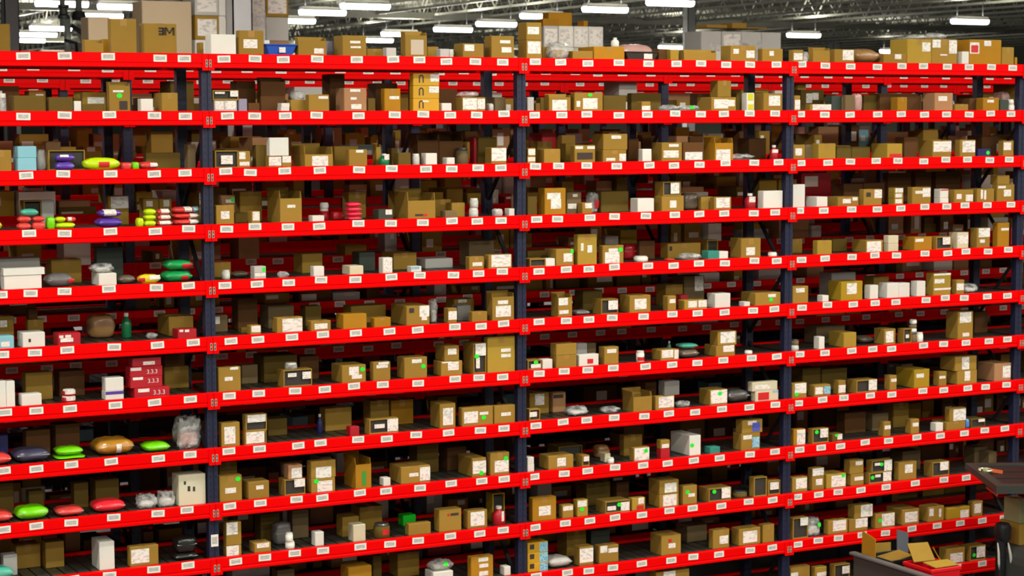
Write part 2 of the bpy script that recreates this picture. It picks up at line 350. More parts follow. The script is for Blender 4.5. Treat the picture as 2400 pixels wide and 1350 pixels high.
def rack(y0, k0, k1, top, rows, label, detail, tag_rows=(), full_tags=None):
    t = empty('storage_rack', (0, y0, 0), label, 'rack', None)
    for k in range(k0, k1+1):
        link('upright_post', post_me if detail > 1 else post_lo, t, (k*W, .021, 0), top)
        link('rear_post', post_lo, t, (k*W, DEPTH-.02, 0), top)
        if detail: link('frame_brace', brace_me, t, (k*W, 0, 0))
    rest = MB()
    for r in range(rows):
        z = Z0 + (top if r == 0 else 0) - r*H + lift(y0, r)
        for k in range(k0, k1):
            bo = link('shelf_beam', beam_me if y0 < 3 or r < 5 else shaded_beam_me, t, (k*W, 0, z))
            rb = link('rear_beam', rbeam_me, t, (k*W, DEPTH+.066, z))
            if detail > 1 and -1 <= k <= 2 and r < 11:
                for i in range(NPL if 6 <= r <= 9 and 0 <= k <= 2 else 0):
                    link('deck_plank', plank_me, t, (k*W+.05+i*pl_w, 0, z+DECK))
            if not (detail > 1 and 6 <= r <= 9 and 0 <= k <= 2): deck_boxes(rest, k*W, z+DECK)
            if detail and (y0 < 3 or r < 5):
                for sg, xx in ((1, 0), (-1, W)):
                    e = link('end_plate', plate_me[sg], bo, (xx, 0, 0))
                    if detail > 1: link('locking_clip', plate_me[sg*2], bo, (xx, 0, 0))
            if full_tags is not None:
                for tx in full_tags.get(r, ()):
                    if k*W <= tx < (k+1)*W:
                        o = link('shelf_tag', tag_me, bo, (tx-k*W, -.0265, .041+random.uniform(-.009, .006)))
                        o.rotation_euler.y = math.radians(random.uniform(-2.5, 2.5))
            elif r in tag_rows:
                for i in range(9):
                    o = link('shelf_tag', tag_me, bo, (.2+i*.275+random.uniform(-.03, .03), -.0265, .041+random.uniform(-.008, .006)))
    if rest.v: tag(rest.build('deck', M_DECK, t), kind='stuff')
    return t
A = rack(0, -2, 4, 0, 12, 'long red beamed storage rack with blue posts holding the nearer rows of cartons', 2, full_tags=TAGS)
rack(2.0, -2, 5, -.03, 12, 'red storage rack standing across the narrow aisle behind the main rack', 1, tag_rows=(0, 4, 5, 6, 7))
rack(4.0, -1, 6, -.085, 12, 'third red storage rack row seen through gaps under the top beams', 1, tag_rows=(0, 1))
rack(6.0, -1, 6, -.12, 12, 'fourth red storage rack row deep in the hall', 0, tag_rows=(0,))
rack(8.0, 0, 7, -.12, 5, 'fifth red storage rack row deep in the hall', 0)
rack(10.0, 0, 8, -.12, 5, 'sixth red storage rack row deep in the hall', 0)
rack(12.0, 0, 8, -.12, 5, 'seventh red storage rack row deep in the hall', 0)
rack(14.0, 0, 9, -.12, 5, 'rearmost red storage rack carrying tall wrapped pallet loads', 0)

# ------------------------------------------------------------------ goods on the main rack
ITEMS = [
('fl','k',-.884,.05,5.1394,.132,.07,.075,[],'flap_carton','open carton','small brown open-top carton, top shelf, neon bag bay',0),
('bx','o',-.68,.3,5.1394,.036,.08,.114,[],'cardboard_box','carton','set-back tiny tall orange brown carton, top shelf, neon bag bay',0),
('bx','k',-.698,.05,5.1394,.192,.07,.25,[],'cardboard_box','carton','brown carton, top shelf, neon bag bay',0),
('bx','k',-.454,.05,5.1394,.244,.116,.221,[('P',.164,.166,.123,.056)],'cardboard_box','carton','brown carton with printed 3M, top shelf, neon bag bay',0),
('bx','k',.048,.3,5.1394,.028,.08,.101,[],'cardboard_box','carton','set-back tiny tall brown carton, top shelf, horseshoe box bay',0),
('bx','w',.048,.05,5.1394,.192,.125,.152,[],'product_box','box','white box, top shelf, horseshoe box bay',0),
('bx','k',.265,.05,5.1394,.193,.07,.184,[('L',.088,.087,.108,.065)],'cardboard_box','carton','brown carton with white label, top shelf, horseshoe box bay, first such from neon end',0),
('bx','w',.555,.3,5.1394,.043,.08,.126,[],'product_box','box','set-back tiny tall white box, top shelf, horseshoe box bay',0),
('bn','blue',.476,.05,5.1394,.238,.214,.089,[('L',.127,.045,.05,.039)],'storage_bin','bin','low blue bin with white label, top shelf, horseshoe box bay',0),
('fl','k',.731,.05,5.1394,.224,.07,.117,[('L',.164,.041,.077,.039)],'flap_carton','open carton','brown open-top carton with white label, top shelf, horseshoe box bay',0),
('bx','lilac',1.044,.25,5.1394,.046,.08,.123,[],'product_box','box','set-back tiny tall lilac grey box, top shelf, horseshoe box bay',0),
('bx','k',1.087,.05,5.1394,.197,.173,.162,[('L',.104,.112,.084,.019),('L',.108,.074,.084,.015)],'cardboard_box','carton','brown carton with several white labels, top shelf, horseshoe box bay, first such from neon end',0),
('bx','k',1.352,.2,5.1394,.133,.12,.07,[],'cardboard_box','carton','small brown carton, top shelf, horseshoe box bay',0),
('bx','gw',1.448,.05,5.1394,.084,.07,.074,[],'product_box','box','small pale grey box, top shelf, horseshoe box bay',0),
('fl','k',1.608,.05,5.1394,.182,.088,.171,[('C',.1,.081,.108,.114)],'flap_carton','open carton','brown open-top carton, top shelf, horseshoe box bay',0),
('bx','k',1.889,.25,5.1394,.098,.088,.095,[],'cardboard_box','carton','set-back small brown carton, top shelf, horseshoe box bay',0),
('bx','gw',1.903,.05,5.1394,.081,.08,.072,[],'product_box','box','tiny pale grey box, top shelf, horseshoe box bay',0),
('bx','w',2.034,.15,5.1394,.034,.08,.073,[],'product_box','box','tiny tall white box, top shelf, horseshoe box bay',0),
('bx','k',2.1,.05,5.1394,.183,.162,.117,[('L',.056,.083,.084,.049)],'cardboard_box','carton','brown carton with white label, top shelf, horseshoe box bay, second such from neon end',0),
('bx','k',2.35,.05,5.1394,.202,.121,.18,[('L',.122,.134,.091,.024),('L',.133,.071,.086,.041)],'cardboard_box','carton','brown carton with several white labels, top shelf, horseshoe box bay, second such from neon end',0),
('bx','k',2.663,.05,5.1394,.139,.146,.151,[('L',.068,.093,.116,.096)],'cardboard_box','carton','brown carton with white label, top shelf, silver bag bay, first such from neon end',0),
('bx','k',2.663,.05,5.2901,.136,.146,.14,[('L',.061,.076,.102,.057)],'cardboard_box','carton','stacked brown carton with white label, top shelf, silver bag bay',0),
('bx','k',2.892,.2,5.1394,.074,.08,.108,[],'cardboard_box','carton','small brown carton, top shelf, silver bag bay',0),
('cb','k',2.893,.05,5.1394,.185,.146,.146,[('L',.143,.123,.044,.021)],'plastic_bag','plastic bag','clear plastic bag with white label, top shelf, silver bag bay',0),
('bx','k',3.084,.05,5.1394,.189,.17,.072,[],'cardboard_box','carton','small low brown carton, top shelf, silver bag bay',0),
('bx','o',3.28,.05,5.1394,.289,.26,.11,[],'cardboard_box','carton','low orange brown carton, top shelf, silver bag bay',0),
('bo','w',3.464,.05,5.2492,.066,.066,.075,[],'bottle','bottle','stacked tiny white bottle, top shelf, silver bag bay',0),
('bn','dark',3.583,.05,5.1394,.309,.278,.075,[('L',.21,.036,.08,.043)],'storage_bin','bin','low charcoal bin with white label, top shelf, silver bag bay',0),
('pb','pink',3.715,.35,5.1394,.347,.235,.158,[],'poly_bag','bag','set-back pinkish bag, top shelf, silver bag bay',0),
('bx','brown',3.941,.12,5.1394,.111,.1,.103,[],'cardboard_box','carton','small dark brown carton, top shelf, silver bag bay',0),
('bx','kl',4.011,.05,5.1394,.081,.066,.097,[],'cardboard_box','carton','small pale buff carton, top shelf, silver bag bay',0),
('fl','k',4.142,.05,5.1394,.319,.071,.074,[],'flap_carton','open carton','low brown open-top carton, top shelf, silver bag bay',0),
('bx','k',4.606,.05,5.1394,.256,.154,.138,[('L',.054,.089,.055,.04),('L',.199,.066,.083,.062)],'cardboard_box','carton','brown carton with several white labels, top shelf, silver bag bay',0),
('bx','k',4.929,.05,5.1394,.211,.072,.115,[('L',.094,.076,.045,.04)],'cardboard_box','carton','brown carton with white label, top shelf, silver bag bay, second such from neon end',0),
('bx','k',5.248,.05,5.1394,.107,.07,.109,[('L',.051,.052,.091,.058)],'cardboard_box','carton','small brown carton with white label, top shelf, lift truck bay',0),
('cb','clear',5.357,.05,5.1394,.068,.08,.097,[],'plastic_bag','plastic bag','small clear plastic bag, top shelf, lift truck bay',0),
('fl','k',5.457,.05,5.1394,.177,.07,.108,[],'flap_carton','open carton','brown open-top carton, top shelf, lift truck bay',0),
('bx','k',5.686,.05,5.1394,.214,.07,.121,[('L',.144,.072,.117,.087)],'cardboard_box','carton','brown carton with white label, top shelf, lift truck bay',0),
('pb','paper',5.908,.05,5.1394,.305,.275,.138,[],'poly_bag','bag','brown paper bag, top shelf, lift truck bay',0),
('bx','k',6.219,.05,5.1394,.256,.231,.091,[('L',.158,.065,.072,.042)],'cardboard_box','carton','low brown carton with white label, top shelf, lift truck bay',0),
('bx','kl',6.48,.05,5.1394,.271,.244,.222,[('L',.211,.154,.093,.079)],'cardboard_box','carton','pale buff carton with white label, top shelf, lift truck bay',0),
('cb','clear',6.559,.05,5.3612,.182,.164,.045,[],'plastic_bag','plastic bag','stacked small low clear plastic bag, top shelf, lift truck bay, first such from neon end',0),
('bx','k',6.754,.05,5.1394,.292,.263,.226,[('L',.053,.185,.093,.07),('L',.241,.159,.089,.118),('L',.135,.086,.08,.013)],'cardboard_box','carton','brown carton with several white labels, top shelf, lift truck bay',0),
('cb','clear',6.759,.05,5.3658,.196,.176,.058,[],'plastic_bag','plastic bag','stacked small low clear plastic bag, top shelf, lift truck bay, second such from neon end',0),
('bx','w',7.102,.05,5.1394,.081,.08,.12,[],'product_box','box','small white box, top shelf, lift truck bay',0),
('bx','o',7.188,.05,5.1394,.373,.336,.229,[('L',.058,.153,.109,.1),('R',.058,.145,.083,.066),('L',.208,.196,.083,.047)],'cardboard_box','carton','large orange brown carton with red mark, top shelf, lift truck bay',0),
('bx','k',7.569,.05,5.1394,.143,.129,.165,[],'cardboard_box','carton','brown carton, top shelf, lift truck bay',0),
('bx','o',7.727,.05,5.1394,.025,.11,.075,[],'cardboard_box','carton','tiny tall orange brown carton, top shelf, lift truck bay',0),
('jg','clear',-1.491,.05,4.7250,.052,.08,.131,[],'jug','jug','small tall clear jug, second shelf, neon bag bay',1),
('bx','dk',-1.395,.05,4.7250,.218,.156,.116,[],'cardboard_box','carton','olive brown carton, second shelf, neon bag bay, first such from neon end',1),
('bx','dk',-1.15,.05,4.7250,.172,.07,.106,[],'cardboard_box','carton','olive brown carton, second shelf, neon bag bay, second such from neon end',1),
('bx','w',-.97,.05,4.7250,.05,.08,.079,[],'product_box','box','tiny tall white box, second shelf, neon bag bay',1),
('bx','dk',-.915,.05,4.7250,.157,.142,.057,[],'cardboard_box','carton','small low olive brown carton, second shelf, neon bag bay',1),
('bx','k',-.863,.22,4.7250,.173,.07,.143,[('L',.097,.085,.121,.046)],'cardboard_box','carton','set-back brown carton with white label, second shelf, neon bag bay',1),
('fl','k',-.716,.05,4.7250,.152,.07,.187,[('G',.074,.118,.042,.036),('L',.066,.149,.078,.015),('K',.102,.049,.058,.061)],'flap_carton','open carton','brown open-top carton with green sticker and label, second shelf, neon bag bay',1),
('bx','w',-.486,.05,4.7250,.092,.082,.096,[],'product_box','box','small white box, second shelf, neon bag bay',1),
('bx','k',-.33,.05,4.7250,.121,.195,.139,[],'cardboard_box','carton','small brown carton, second shelf, neon bag bay',1),
('bx','gw',.064,.05,4.7250,.178,.16,.085,[('L',.041,.048,.065,.059),('L',.128,.05,.082,.063)],'product_box','box','small pale grey box with several white labels, second shelf, horseshoe box bay',1),
('of','k',.055,.05,4.8100,.198,.16,.075,[('L',.055,.055,.074,.015),('L',.165,.049,.061,.043)],'open_carton','open carton','stacked small low brown open-fronted carton with several white labels, second shelf, horseshoe box bay',1),
('bx','lilac',.257,.05,4.7250,.064,.08,.097,[],'product_box','box','small tall lilac grey box, second shelf, horseshoe box bay',1),
('bx','brown',.345,.35,4.7250,.154,.139,.234,[],'cardboard_box','carton','set-back tall dark brown carton, second shelf, horseshoe box bay, first such from neon end',1),
('bx','brown',.33,.05,4.7250,.088,.08,.066,[],'cardboard_box','carton','tiny dark brown carton, second shelf, horseshoe box bay',1),
('bx','brown',.483,.2,4.7250,.197,.079,.123,[],'cardboard_box','carton','dark brown carton, second shelf, horseshoe box bay',1),
('fl','brown',.485,.2,4.8483,.197,.08,.104,[],'flap_carton','open carton','stacked dark brown open-top carton, second shelf, horseshoe box bay',1),
('bx','w',.586,.05,4.7250,.067,.08,.034,[],'product_box','box','tiny white box, second shelf, horseshoe box bay, first such from neon end',1),
('bx','w',.59,.05,4.7588,.065,.08,.032,[],'product_box','box','stacked tiny white box, second shelf, horseshoe box bay',1),
('bx','k',.69,.12,4.7250,.13,.117,.091,[],'cardboard_box','carton','small brown carton, second shelf, horseshoe box bay',1),
('cb','clear',.711,.12,4.8156,.108,.097,.068,[],'plastic_bag','plastic bag','stacked small clear plastic bag, second shelf, horseshoe box bay',1),
('bx','k',.808,.05,4.7250,.165,.07,.13,[('L',.118,.108,.078,.02)],'cardboard_box','carton','brown carton with white label, second shelf, horseshoe box bay',1),
('bx','brown',1.104,.35,4.7250,.124,.165,.292,[],'cardboard_box','carton','set-back tall dark brown carton, second shelf, horseshoe box bay, second such from neon end',1),
('bx','kp',1.095,.05,4.7250,.186,.167,.18,[('L',.092,.162,.084,.02),('L',.078,.101,.048,.02),('L',.099,.04,.084,.037)],'cardboard_box','carton','pinkish tan carton with several white labels, second shelf, horseshoe box bay',1),
('bx','dk',1.292,.05,4.7250,.061,.08,.103,[],'cardboard_box','carton','small tall olive brown carton, second shelf, horseshoe box bay',1),
('bx','brown',1.488,.35,4.7250,.187,.168,.224,[],'cardboard_box','carton','set-back dark brown carton, second shelf, horseshoe box bay',1),
('bx','o',1.429,.05,4.7250,.135,.07,.177,[('L',.082,.108,.081,.024)],'cardboard_box','carton','orange brown carton with white label, second shelf, horseshoe box bay',1),
('bx','yel',1.67,.05,4.7250,.223,.07,.1,[('E',.069,.057,.05,.062),('L',.106,.081,.05,.012)],'product_box','box','mustard yellow box with horseshoe mark, second shelf, horseshoe box bay',1),
('bx','yel',1.671,.05,4.8250,.223,.07,.099,[('E',.069,.056,.05,.062),('L',.177,.071,.083,.049)],'product_box','box','stacked mustard yellow box with horseshoe mark, second shelf, horseshoe box bay, first from neon end',1),
('bx','yel',1.672,.05,4.9243,.223,.07,.099,[('E',.069,.055,.05,.062),('L',.183,.062,.076,.057)],'product_box','box','stacked mustard yellow box with horseshoe mark, second shelf, horseshoe box bay, second from neon end',1),
('bx','w',1.916,.05,4.7250,.084,.08,.067,[],'product_box','box','tiny white box, second shelf, horseshoe box bay, second such from neon end',1),
('bx','k',2.093,.05,4.7250,.202,.134,.113,[('L',.066,.061,.122,.088),('L',.165,.061,.066,.08)],'cardboard_box','carton','brown carton with several white labels, second shelf, horseshoe box bay',1),
('cb','clear',2.08,.05,4.8384,.183,.134,.046,[],'plastic_bag','plastic bag','stacked small low clear plastic bag, second shelf, horseshoe box bay',1),
('pb','gw',2.331,.05,4.7250,.044,.08,.068,[],'poly_bag','bag','tiny tall pale grey bag, second shelf, horseshoe box bay',1),
('bx','dull',2.455,.2,4.7250,.097,.194,.116,[],'cardboard_box','carton','small grey brown carton, second shelf, horseshoe box bay',1),
('bx','gw',2.671,.05,4.7250,.058,.08,.115,[],'product_box','box','small tall pale grey box, second shelf, silver bag bay',1),
('bx','dk',2.746,.05,4.7250,.039,.08,.068,[],'cardboard_box','carton','tiny tall olive brown carton, second shelf, silver bag bay',1),
('bx','dk',2.827,.12,4.7250,.061,.08,.112,[],'cardboard_box','carton','small tall olive brown carton, second shelf, silver bag bay, first such from neon end',1),
('fl','k',2.866,.05,4.7250,.197,.07,.115,[('L',.096,.051,.133,.086)],'flap_carton','open carton','brown open-top carton with white label, second shelf, silver bag bay',1),
('bx','k',3.1,.05,4.7250,.264,.07,.151,[('L',.145,.064,.135,.086),('L',.035,.062,.035,.047),('G',.143,.134,.042,.029)],'cardboard_box','carton','brown carton with green sticker and label, second shelf, silver bag bay',1),
('bx','dk',3.428,.15,4.7250,.217,.195,.131,[],'cardboard_box','carton','olive brown carton, second shelf, silver bag bay',1),
('bx','dk',3.755,.25,4.7250,.294,.07,.153,[],'cardboard_box','carton','set-back olive brown carton, second shelf, silver bag bay',1),
('bx','k',3.734,.05,4.7250,.085,.08,.082,[('L',.042,.029,.081,.035)],'cardboard_box','carton','small brown carton with white label, second shelf, silver bag bay',1),
('cb','clear',3.955,.05,4.7250,.173,.156,.056,[],'plastic_bag','plastic bag','small low clear plastic bag, second shelf, silver bag bay',1),
('cb','clear',4.133,.05,4.7250,.202,.182,.052,[('G',.095,.033,.042,.034)],'plastic_bag','plastic bag','small low clear plastic bag with green sticker, second shelf, silver bag bay',1),
('bx','brown',4.443,.3,4.7250,.142,.127,.154,[],'cardboard_box','carton','set-back dark brown carton, second shelf, silver bag bay',1),
('bx','k',4.416,.05,4.7250,.249,.224,.119,[('L',.097,.063,.141,.076),('L',.2,.07,.066,.054)],'cardboard_box','carton','brown carton with several white labels, second shelf, silver bag bay',1),
('bx','k',4.479,.05,4.8441,.135,.119,.139,[],'cardboard_box','carton','stacked brown carton, second shelf, silver bag bay',1),
('bx','dk',4.758,.18,4.7250,.099,.089,.162,[],'cardboard_box','carton','small tall olive brown carton, second shelf, silver bag bay, second such from neon end',1),
('bx','w',4.773,.05,4.7250,.077,.08,.156,[('Q',.038,.122,.055,.059),('Q',.039,.038,.055,.045)],'product_box','box','small tall white box with yellow labels, second shelf, silver bag bay',1),
('bx','dk',4.958,.2,4.7250,.089,.08,.163,[],'cardboard_box','carton','small tall olive brown carton, second shelf, silver bag bay, third such from neon end',1),
('bx','k',4.946,.05,4.7250,.196,.146,.152,[('L',.111,.091,.118,.086)],'cardboard_box','carton','brown carton with white label, second shelf, silver bag bay',1),
('bx','k',5.264,.05,4.7250,.062,.08,.135,[('L',.033,.057,.055,.083)],'cardboard_box','carton','small tall brown carton with white label, second shelf, lift truck bay',1),
('bx','dk',5.514,.3,4.7250,.249,.224,.19,[('L',.089,.115,.065,.084),('L',.155,.132,.07,.061)],'cardboard_box','carton','set-back olive brown carton with several white labels, second shelf, lift truck bay',1),
('bx','k',5.428,.05,4.7250,.229,.07,.061,[('L',.127,.035,.198,.049)],'cardboard_box','carton','small low brown carton with white label, second shelf, lift truck bay',1),
('bx','dgreen',5.699,.1,4.7250,.111,.1,.137,[],'product_box','box','small dark green box, second shelf, lift truck bay, first such from neon end',1),
('bx','dull',5.807,.05,4.7250,.102,.046,.141,[],'cardboard_box','carton','small grey brown carton, second shelf, lift truck bay',1),
('pb','pink',5.953,.1,4.7250,.086,.08,.161,[],'poly_bag','bag','small tall pinkish bag, second shelf, lift truck bay',1),
('bx','dk',6.164,.25,4.7250,.165,.149,.144,[],'cardboard_box','carton','set-back olive brown carton, second shelf, lift truck bay',1),
('fl','brown',6.301,.2,4.7250,.467,.046,.14,[],'flap_carton','open carton','low dark brown open-top carton, second shelf, lift truck bay',1),
('bx','o',6.379,.05,4.7250,.108,.097,.124,[],'cardboard_box','carton','small orange brown carton, second shelf, lift truck bay',1),
('bx','kp',6.797,.05,4.7250,.209,.164,.163,[('L',.091,.113,.099,.043)],'cardboard_box','carton','pinkish tan carton with white label, second shelf, lift truck bay',1),
('pb','gw',7.183,.25,4.7250,.016,.08,.103,[],'poly_bag','bag','set-back tiny tall pale grey bag, second shelf, lift truck bay',1),
('bx','k',7.033,.05,4.7250,.153,.138,.063,[],'cardboard_box','carton','small low brown carton, second shelf, lift truck bay',1),
('bx','brown',7.282,.15,4.7250,.159,.143,.117,[],'cardboard_box','carton','dark brown carton, second shelf, lift truck bay',1),
('bx','o',7.356,.05,4.7250,.19,.096,.121,[('L',.088,.09,.077,.024)],'cardboard_box','carton','orange brown carton with white label, second shelf, lift truck bay',1),
('pb','pink',7.848,.35,4.7250,.122,.147,.185,[],'poly_bag','bag','set-back tall pinkish bag, second shelf, bay past lift truck',1),
('bx','dgreen',7.561,.05,4.7250,.1,.09,.102,[],'product_box','box','small dark green box, second shelf, lift truck bay, second such from neon end',1),
('jr','w',7.674,.05,4.7250,.077,.077,.063,[],'jar','jar','tiny white jar, second shelf, lift truck bay',1),
('jr','w',7.675,.05,4.7880,.062,.062,.044,[],'jar','jar','stacked tiny white jar, second shelf, lift truck bay',1),
('bx','k',-1.554,.05,4.3105,.133,.119,.152,[],'cardboard_box','carton','brown carton, third shelf, neon bag bay',2),
('bx','ltblue',-1.379,.05,4.3105,.132,.135,.094,[],'product_box','box','small light blue box, third shelf, neon bag bay',2),
('bx','ltblue',-1.377,.05,4.4047,.132,.136,.083,[],'product_box','box','stacked small light blue box, third shelf, neon bag bay',2),
('pb','gw',-1.206,.2,4.3105,.071,.08,.155,[],'poly_bag','bag','small tall pale grey bag, third shelf, neon bag bay',2),
('bx','kp',-1.09,.4,4.3105,.108,.097,.205,[],'cardboard_box','carton','set-back tall pinkish tan carton, third shelf, neon bag bay',2),
('of','k',-1.138,.15,4.3105,.263,.046,.146,[],'open_carton','open carton','brown open-fronted carton, third shelf, neon bag bay',2),
('pb','purple',-1.11,.05,4.3105,.142,.096,.067,[],'poly_bag','bag','small purple bag, third shelf, neon bag bay',2),
('pb','purple',-1.107,.05,4.3771,.14,.096,.055,[('L',.059,.04,.061,.016)],'poly_bag','bag','stacked small low purple bag with white label, third shelf, neon bag bay',2),
('pb','neon',-.918,.05,4.3105,.284,.096,.095,[('R',.155,.041,.077,.039)],'poly_bag','bag','low neon yellow bag with red mark, third shelf, neon bag bay',2),
('pb','coral',-.63,.05,4.3105,.074,.08,.056,[],'poly_bag','bag','tiny coral red bag, third shelf, neon bag bay',2),
('pb','lime',-.553,.05,4.3105,.052,.08,.058,[],'poly_bag','bag','tiny lime green bag, third shelf, neon bag bay',2),
('pb','coral',-.498,.05,4.3105,.147,.132,.06,[('L',.103,.035,.056,.028)],'poly_bag','bag','small low coral red bag with white label, third shelf, neon bag bay',2),
('bx','dk',-.403,.22,4.3105,.261,.07,.118,[],'cardboard_box','carton','set-back olive brown carton, third shelf, neon bag bay',2),
('bx','dull',-.106,.15,4.3105,.058,.095,.176,[],'cardboard_box','carton','small tall grey brown carton, third shelf, neon bag bay',2),
('of','k',.065,.05,4.3105,.179,.161,.132,[('L',.091,.064,.09,.064)],'open_carton','open carton','brown open-fronted carton with white label, third shelf, horseshoe box bay',2),
('bx','k',.245,.05,4.3105,.095,.085,.126,[('L',.032,.093,.049,.052),('L',.048,.033,.075,.029)],'cardboard_box','carton','small brown carton with several white labels, third shelf, horseshoe box bay',2),
('pb','gw',.399,.2,4.3105,.072,.08,.087,[],'poly_bag','bag','small pale grey bag, third shelf, horseshoe box bay',2),
('bx','k',.483,.05,4.3105,.102,.07,.084,[('L',.051,.048,.098,.065)],'cardboard_box','carton','small brown carton with white label, third shelf, horseshoe box bay, first such from neon end',2),
('bx','k',.589,.05,4.3105,.075,.08,.087,[('L',.037,.061,.068,.047)],'cardboard_box','carton','small brown carton with white label, third shelf, horseshoe box bay, second such from neon end',2),
('bx','w',.491,.05,4.3973,.153,.066,.137,[],'product_box','box','stacked white box, third shelf, horseshoe box bay',2),
('bx','dk',.409,.12,4.3105,.083,.08,.168,[],'cardboard_box','carton','small tall olive brown carton, third shelf, horseshoe box bay',2),
('fl','k',.772,.05,4.3105,.226,.255,.096,[('L',.122,.047,.13,.075)],'flap_carton','open carton','brown open-top carton with white label, third shelf, horseshoe box bay',2),
('bx','k',1.115,.3,4.3105,.202,.07,.151,[],'cardboard_box','carton','set-back brown carton, third shelf, horseshoe box bay',2),
('bx','k',1.13,.05,4.3105,.151,.07,.129,[('L',.089,.115,.062,.021)],'cardboard_box','carton','brown carton with white label, third shelf, horseshoe box bay',2),
('fl','k',1.401,.15,4.3105,.038,.07,.146,[],'flap_carton','open carton','tiny tall brown open-top carton, third shelf, horseshoe box bay',2),
('bo','green',1.398,.05,4.3105,.081,.081,.094,[('L',.052,.069,.049,.042)],'bottle','bottle','small green bottle with white label, third shelf, horseshoe box bay',2),
('bx','dk',1.573,.25,4.3105,.055,.08,.131,[],'cardboard_box','carton','set-back small tall olive brown carton, third shelf, horseshoe box bay',2),
('bx','dk',1.542,.05,4.3105,.105,.094,.1,[],'cardboard_box','carton','small olive brown carton, third shelf, horseshoe box bay',2),
('jr','gw',1.674,.05,4.3105,.057,.057,.091,[],'jar','jar','tiny tall pale grey jar, third shelf, horseshoe box bay',2),
('bx','w',1.775,.05,4.3105,.097,.087,.094,[],'product_box','box','small white box, third shelf, horseshoe box bay',2),
('fl','brown',1.822,.3,4.3105,.183,.165,.191,[],'flap_carton','open carton','set-back dark brown open-top carton, third shelf, horseshoe box bay, first such from neon end',2),
('fl','brown',2.01,.3,4.3105,.209,.188,.185,[],'flap_carton','open carton','set-back dark brown open-top carton, third shelf, horseshoe box bay, second such from neon end',2),
('bx','w',1.955,.05,4.3105,.07,.08,.058,[('L',.035,.037,.051,.034)],'product_box','box','tiny white box with white label, third shelf, horseshoe box bay',2),
('jr','dull',2.136,.2,4.3105,.1,.1,.13,[],'jar','jar','small grey brown jar, third shelf, horseshoe box bay',2),
('bx','dk',2.333,.25,4.3105,.164,.148,.213,[],'cardboard_box','carton','set-back olive brown carton, third shelf, horseshoe box bay',2),
('bx','redd',2.309,.28,4.3105,.024,.08,.209,[],'product_box','box','set-back tiny tall red box, third shelf, horseshoe box bay',2),
('bx','k',2.346,.05,4.3105,.134,.112,.132,[('L',.067,.077,.13,.101)],'cardboard_box','carton','small brown carton with white label, third shelf, horseshoe box bay, third such from neon end',2),
('bx','kl',2.67,.05,4.3105,.073,.08,.058,[('L',.035,.036,.065,.033)],'cardboard_box','carton','tiny pale buff carton with white label, third shelf, silver bag bay',2),
('bx','kl',2.673,.05,4.3689,.07,.08,.066,[('L',.034,.036,.063,.048)],'cardboard_box','carton','stacked tiny pale buff carton with white label, third shelf, silver bag bay',2),
('bx','k',2.82,.05,4.3105,.15,.114,.116,[],'cardboard_box','carton','small brown carton, third shelf, silver bag bay',2),
('bx','k',2.959,.42,4.3105,.14,.126,.172,[],'cardboard_box','carton','set-back brown carton, third shelf, silver bag bay',2),
('bx','k',3.159,.3,4.3105,.073,.109,.154,[],'cardboard_box','carton','set-back small tall brown carton, third shelf, silver bag bay',2),
('bx','k',3.1,.05,4.3105,.193,.07,.144,[('L',.043,.125,.07,.022),('L',.153,.124,.07,.022),('K',.096,.057,.145,.054)],'cardboard_box','carton','brown carton with several white labels, third shelf, silver bag bay, first such from neon end',2),
('bx','k',3.367,.05,4.3105,.221,.153,.102,[('L',.185,.042,.062,.058),('L',.071,.026,.086,.023)],'cardboard_box','carton','brown carton with several white labels, third shelf, silver bag bay, second such from neon end',2),
('bx','k',3.369,.05,4.4123,.229,.183,.131,[('L',.122,.105,.092,.027)],'cardboard_box','carton','stacked brown carton with white label, third shelf, silver bag bay',2),
('bx','brown',3.757,.3,4.3105,.103,.092,.189,[],'cardboard_box','carton','set-back tall dark brown carton, third shelf, silver bag bay',2),
('bx','w',3.743,.05,4.3105,.088,.07,.107,[],'product_box','box','small white box, third shelf, silver bag bay',2),
('bx','k',3.93,.05,4.3105,.197,.16,.158,[('L',.089,.063,.148,.059),('L',.115,.134,.095,.023)],'cardboard_box','carton','brown carton with several white labels, third shelf, silver bag bay, third such from neon end',2),
('bx','brown',4.168,.1,4.3105,.208,.188,.156,[('L',.107,.044,.171,.065)],'cardboard_box','carton','dark brown carton with white label, third shelf, silver bag bay',2),
('fl','o',4.454,.05,4.3105,.181,.169,.15,[('L',.083,.05,.142,.092)],'flap_carton','open carton','orange brown open-top carton with white label, third shelf, silver bag bay',2),
('bx','w',4.683,.5,4.3105,.156,.085,.227,[],'product_box','box','set-back white box, third shelf, silver bag bay',2),
('cb','clear',4.64,.05,4.3105,.252,.227,.057,[],'plastic_bag','plastic bag','small low clear plastic bag, third shelf, silver bag bay',2),
('bx','brown',4.972,.3,4.3105,.18,.177,.184,[],'cardboard_box','carton','set-back dark brown carton, third shelf, silver bag bay',2),
('bo','redd',5.045,.05,4.3105,.073,.073,.127,[('L',.038,.076,.065,.028)],'bottle','bottle','small tall red bottle with white label, third shelf, silver bag bay',2),
('bx','k',5.258,.05,4.3105,.125,.112,.129,[('L',.056,.067,.069,.061)],'cardboard_box','carton','small brown carton with white label, third shelf, lift truck bay, first such from neon end',2),
('bx','dull',5.461,.15,4.3105,.103,.093,.126,[],'cardboard_box','carton','small grey brown carton, third shelf, lift truck bay',2),
('bx','kl',5.525,.05,4.3105,.184,.096,.136,[],'cardboard_box','carton','pale buff carton, third shelf, lift truck bay',2),
('bx','dk',5.834,.2,4.3105,.159,.143,.108,[],'cardboard_box','carton','small olive brown carton, third shelf, lift truck bay',2),
('bx','dk',5.999,.2,4.3105,.202,.182,.102,[],'cardboard_box','carton','olive brown carton, third shelf, lift truck bay',2),
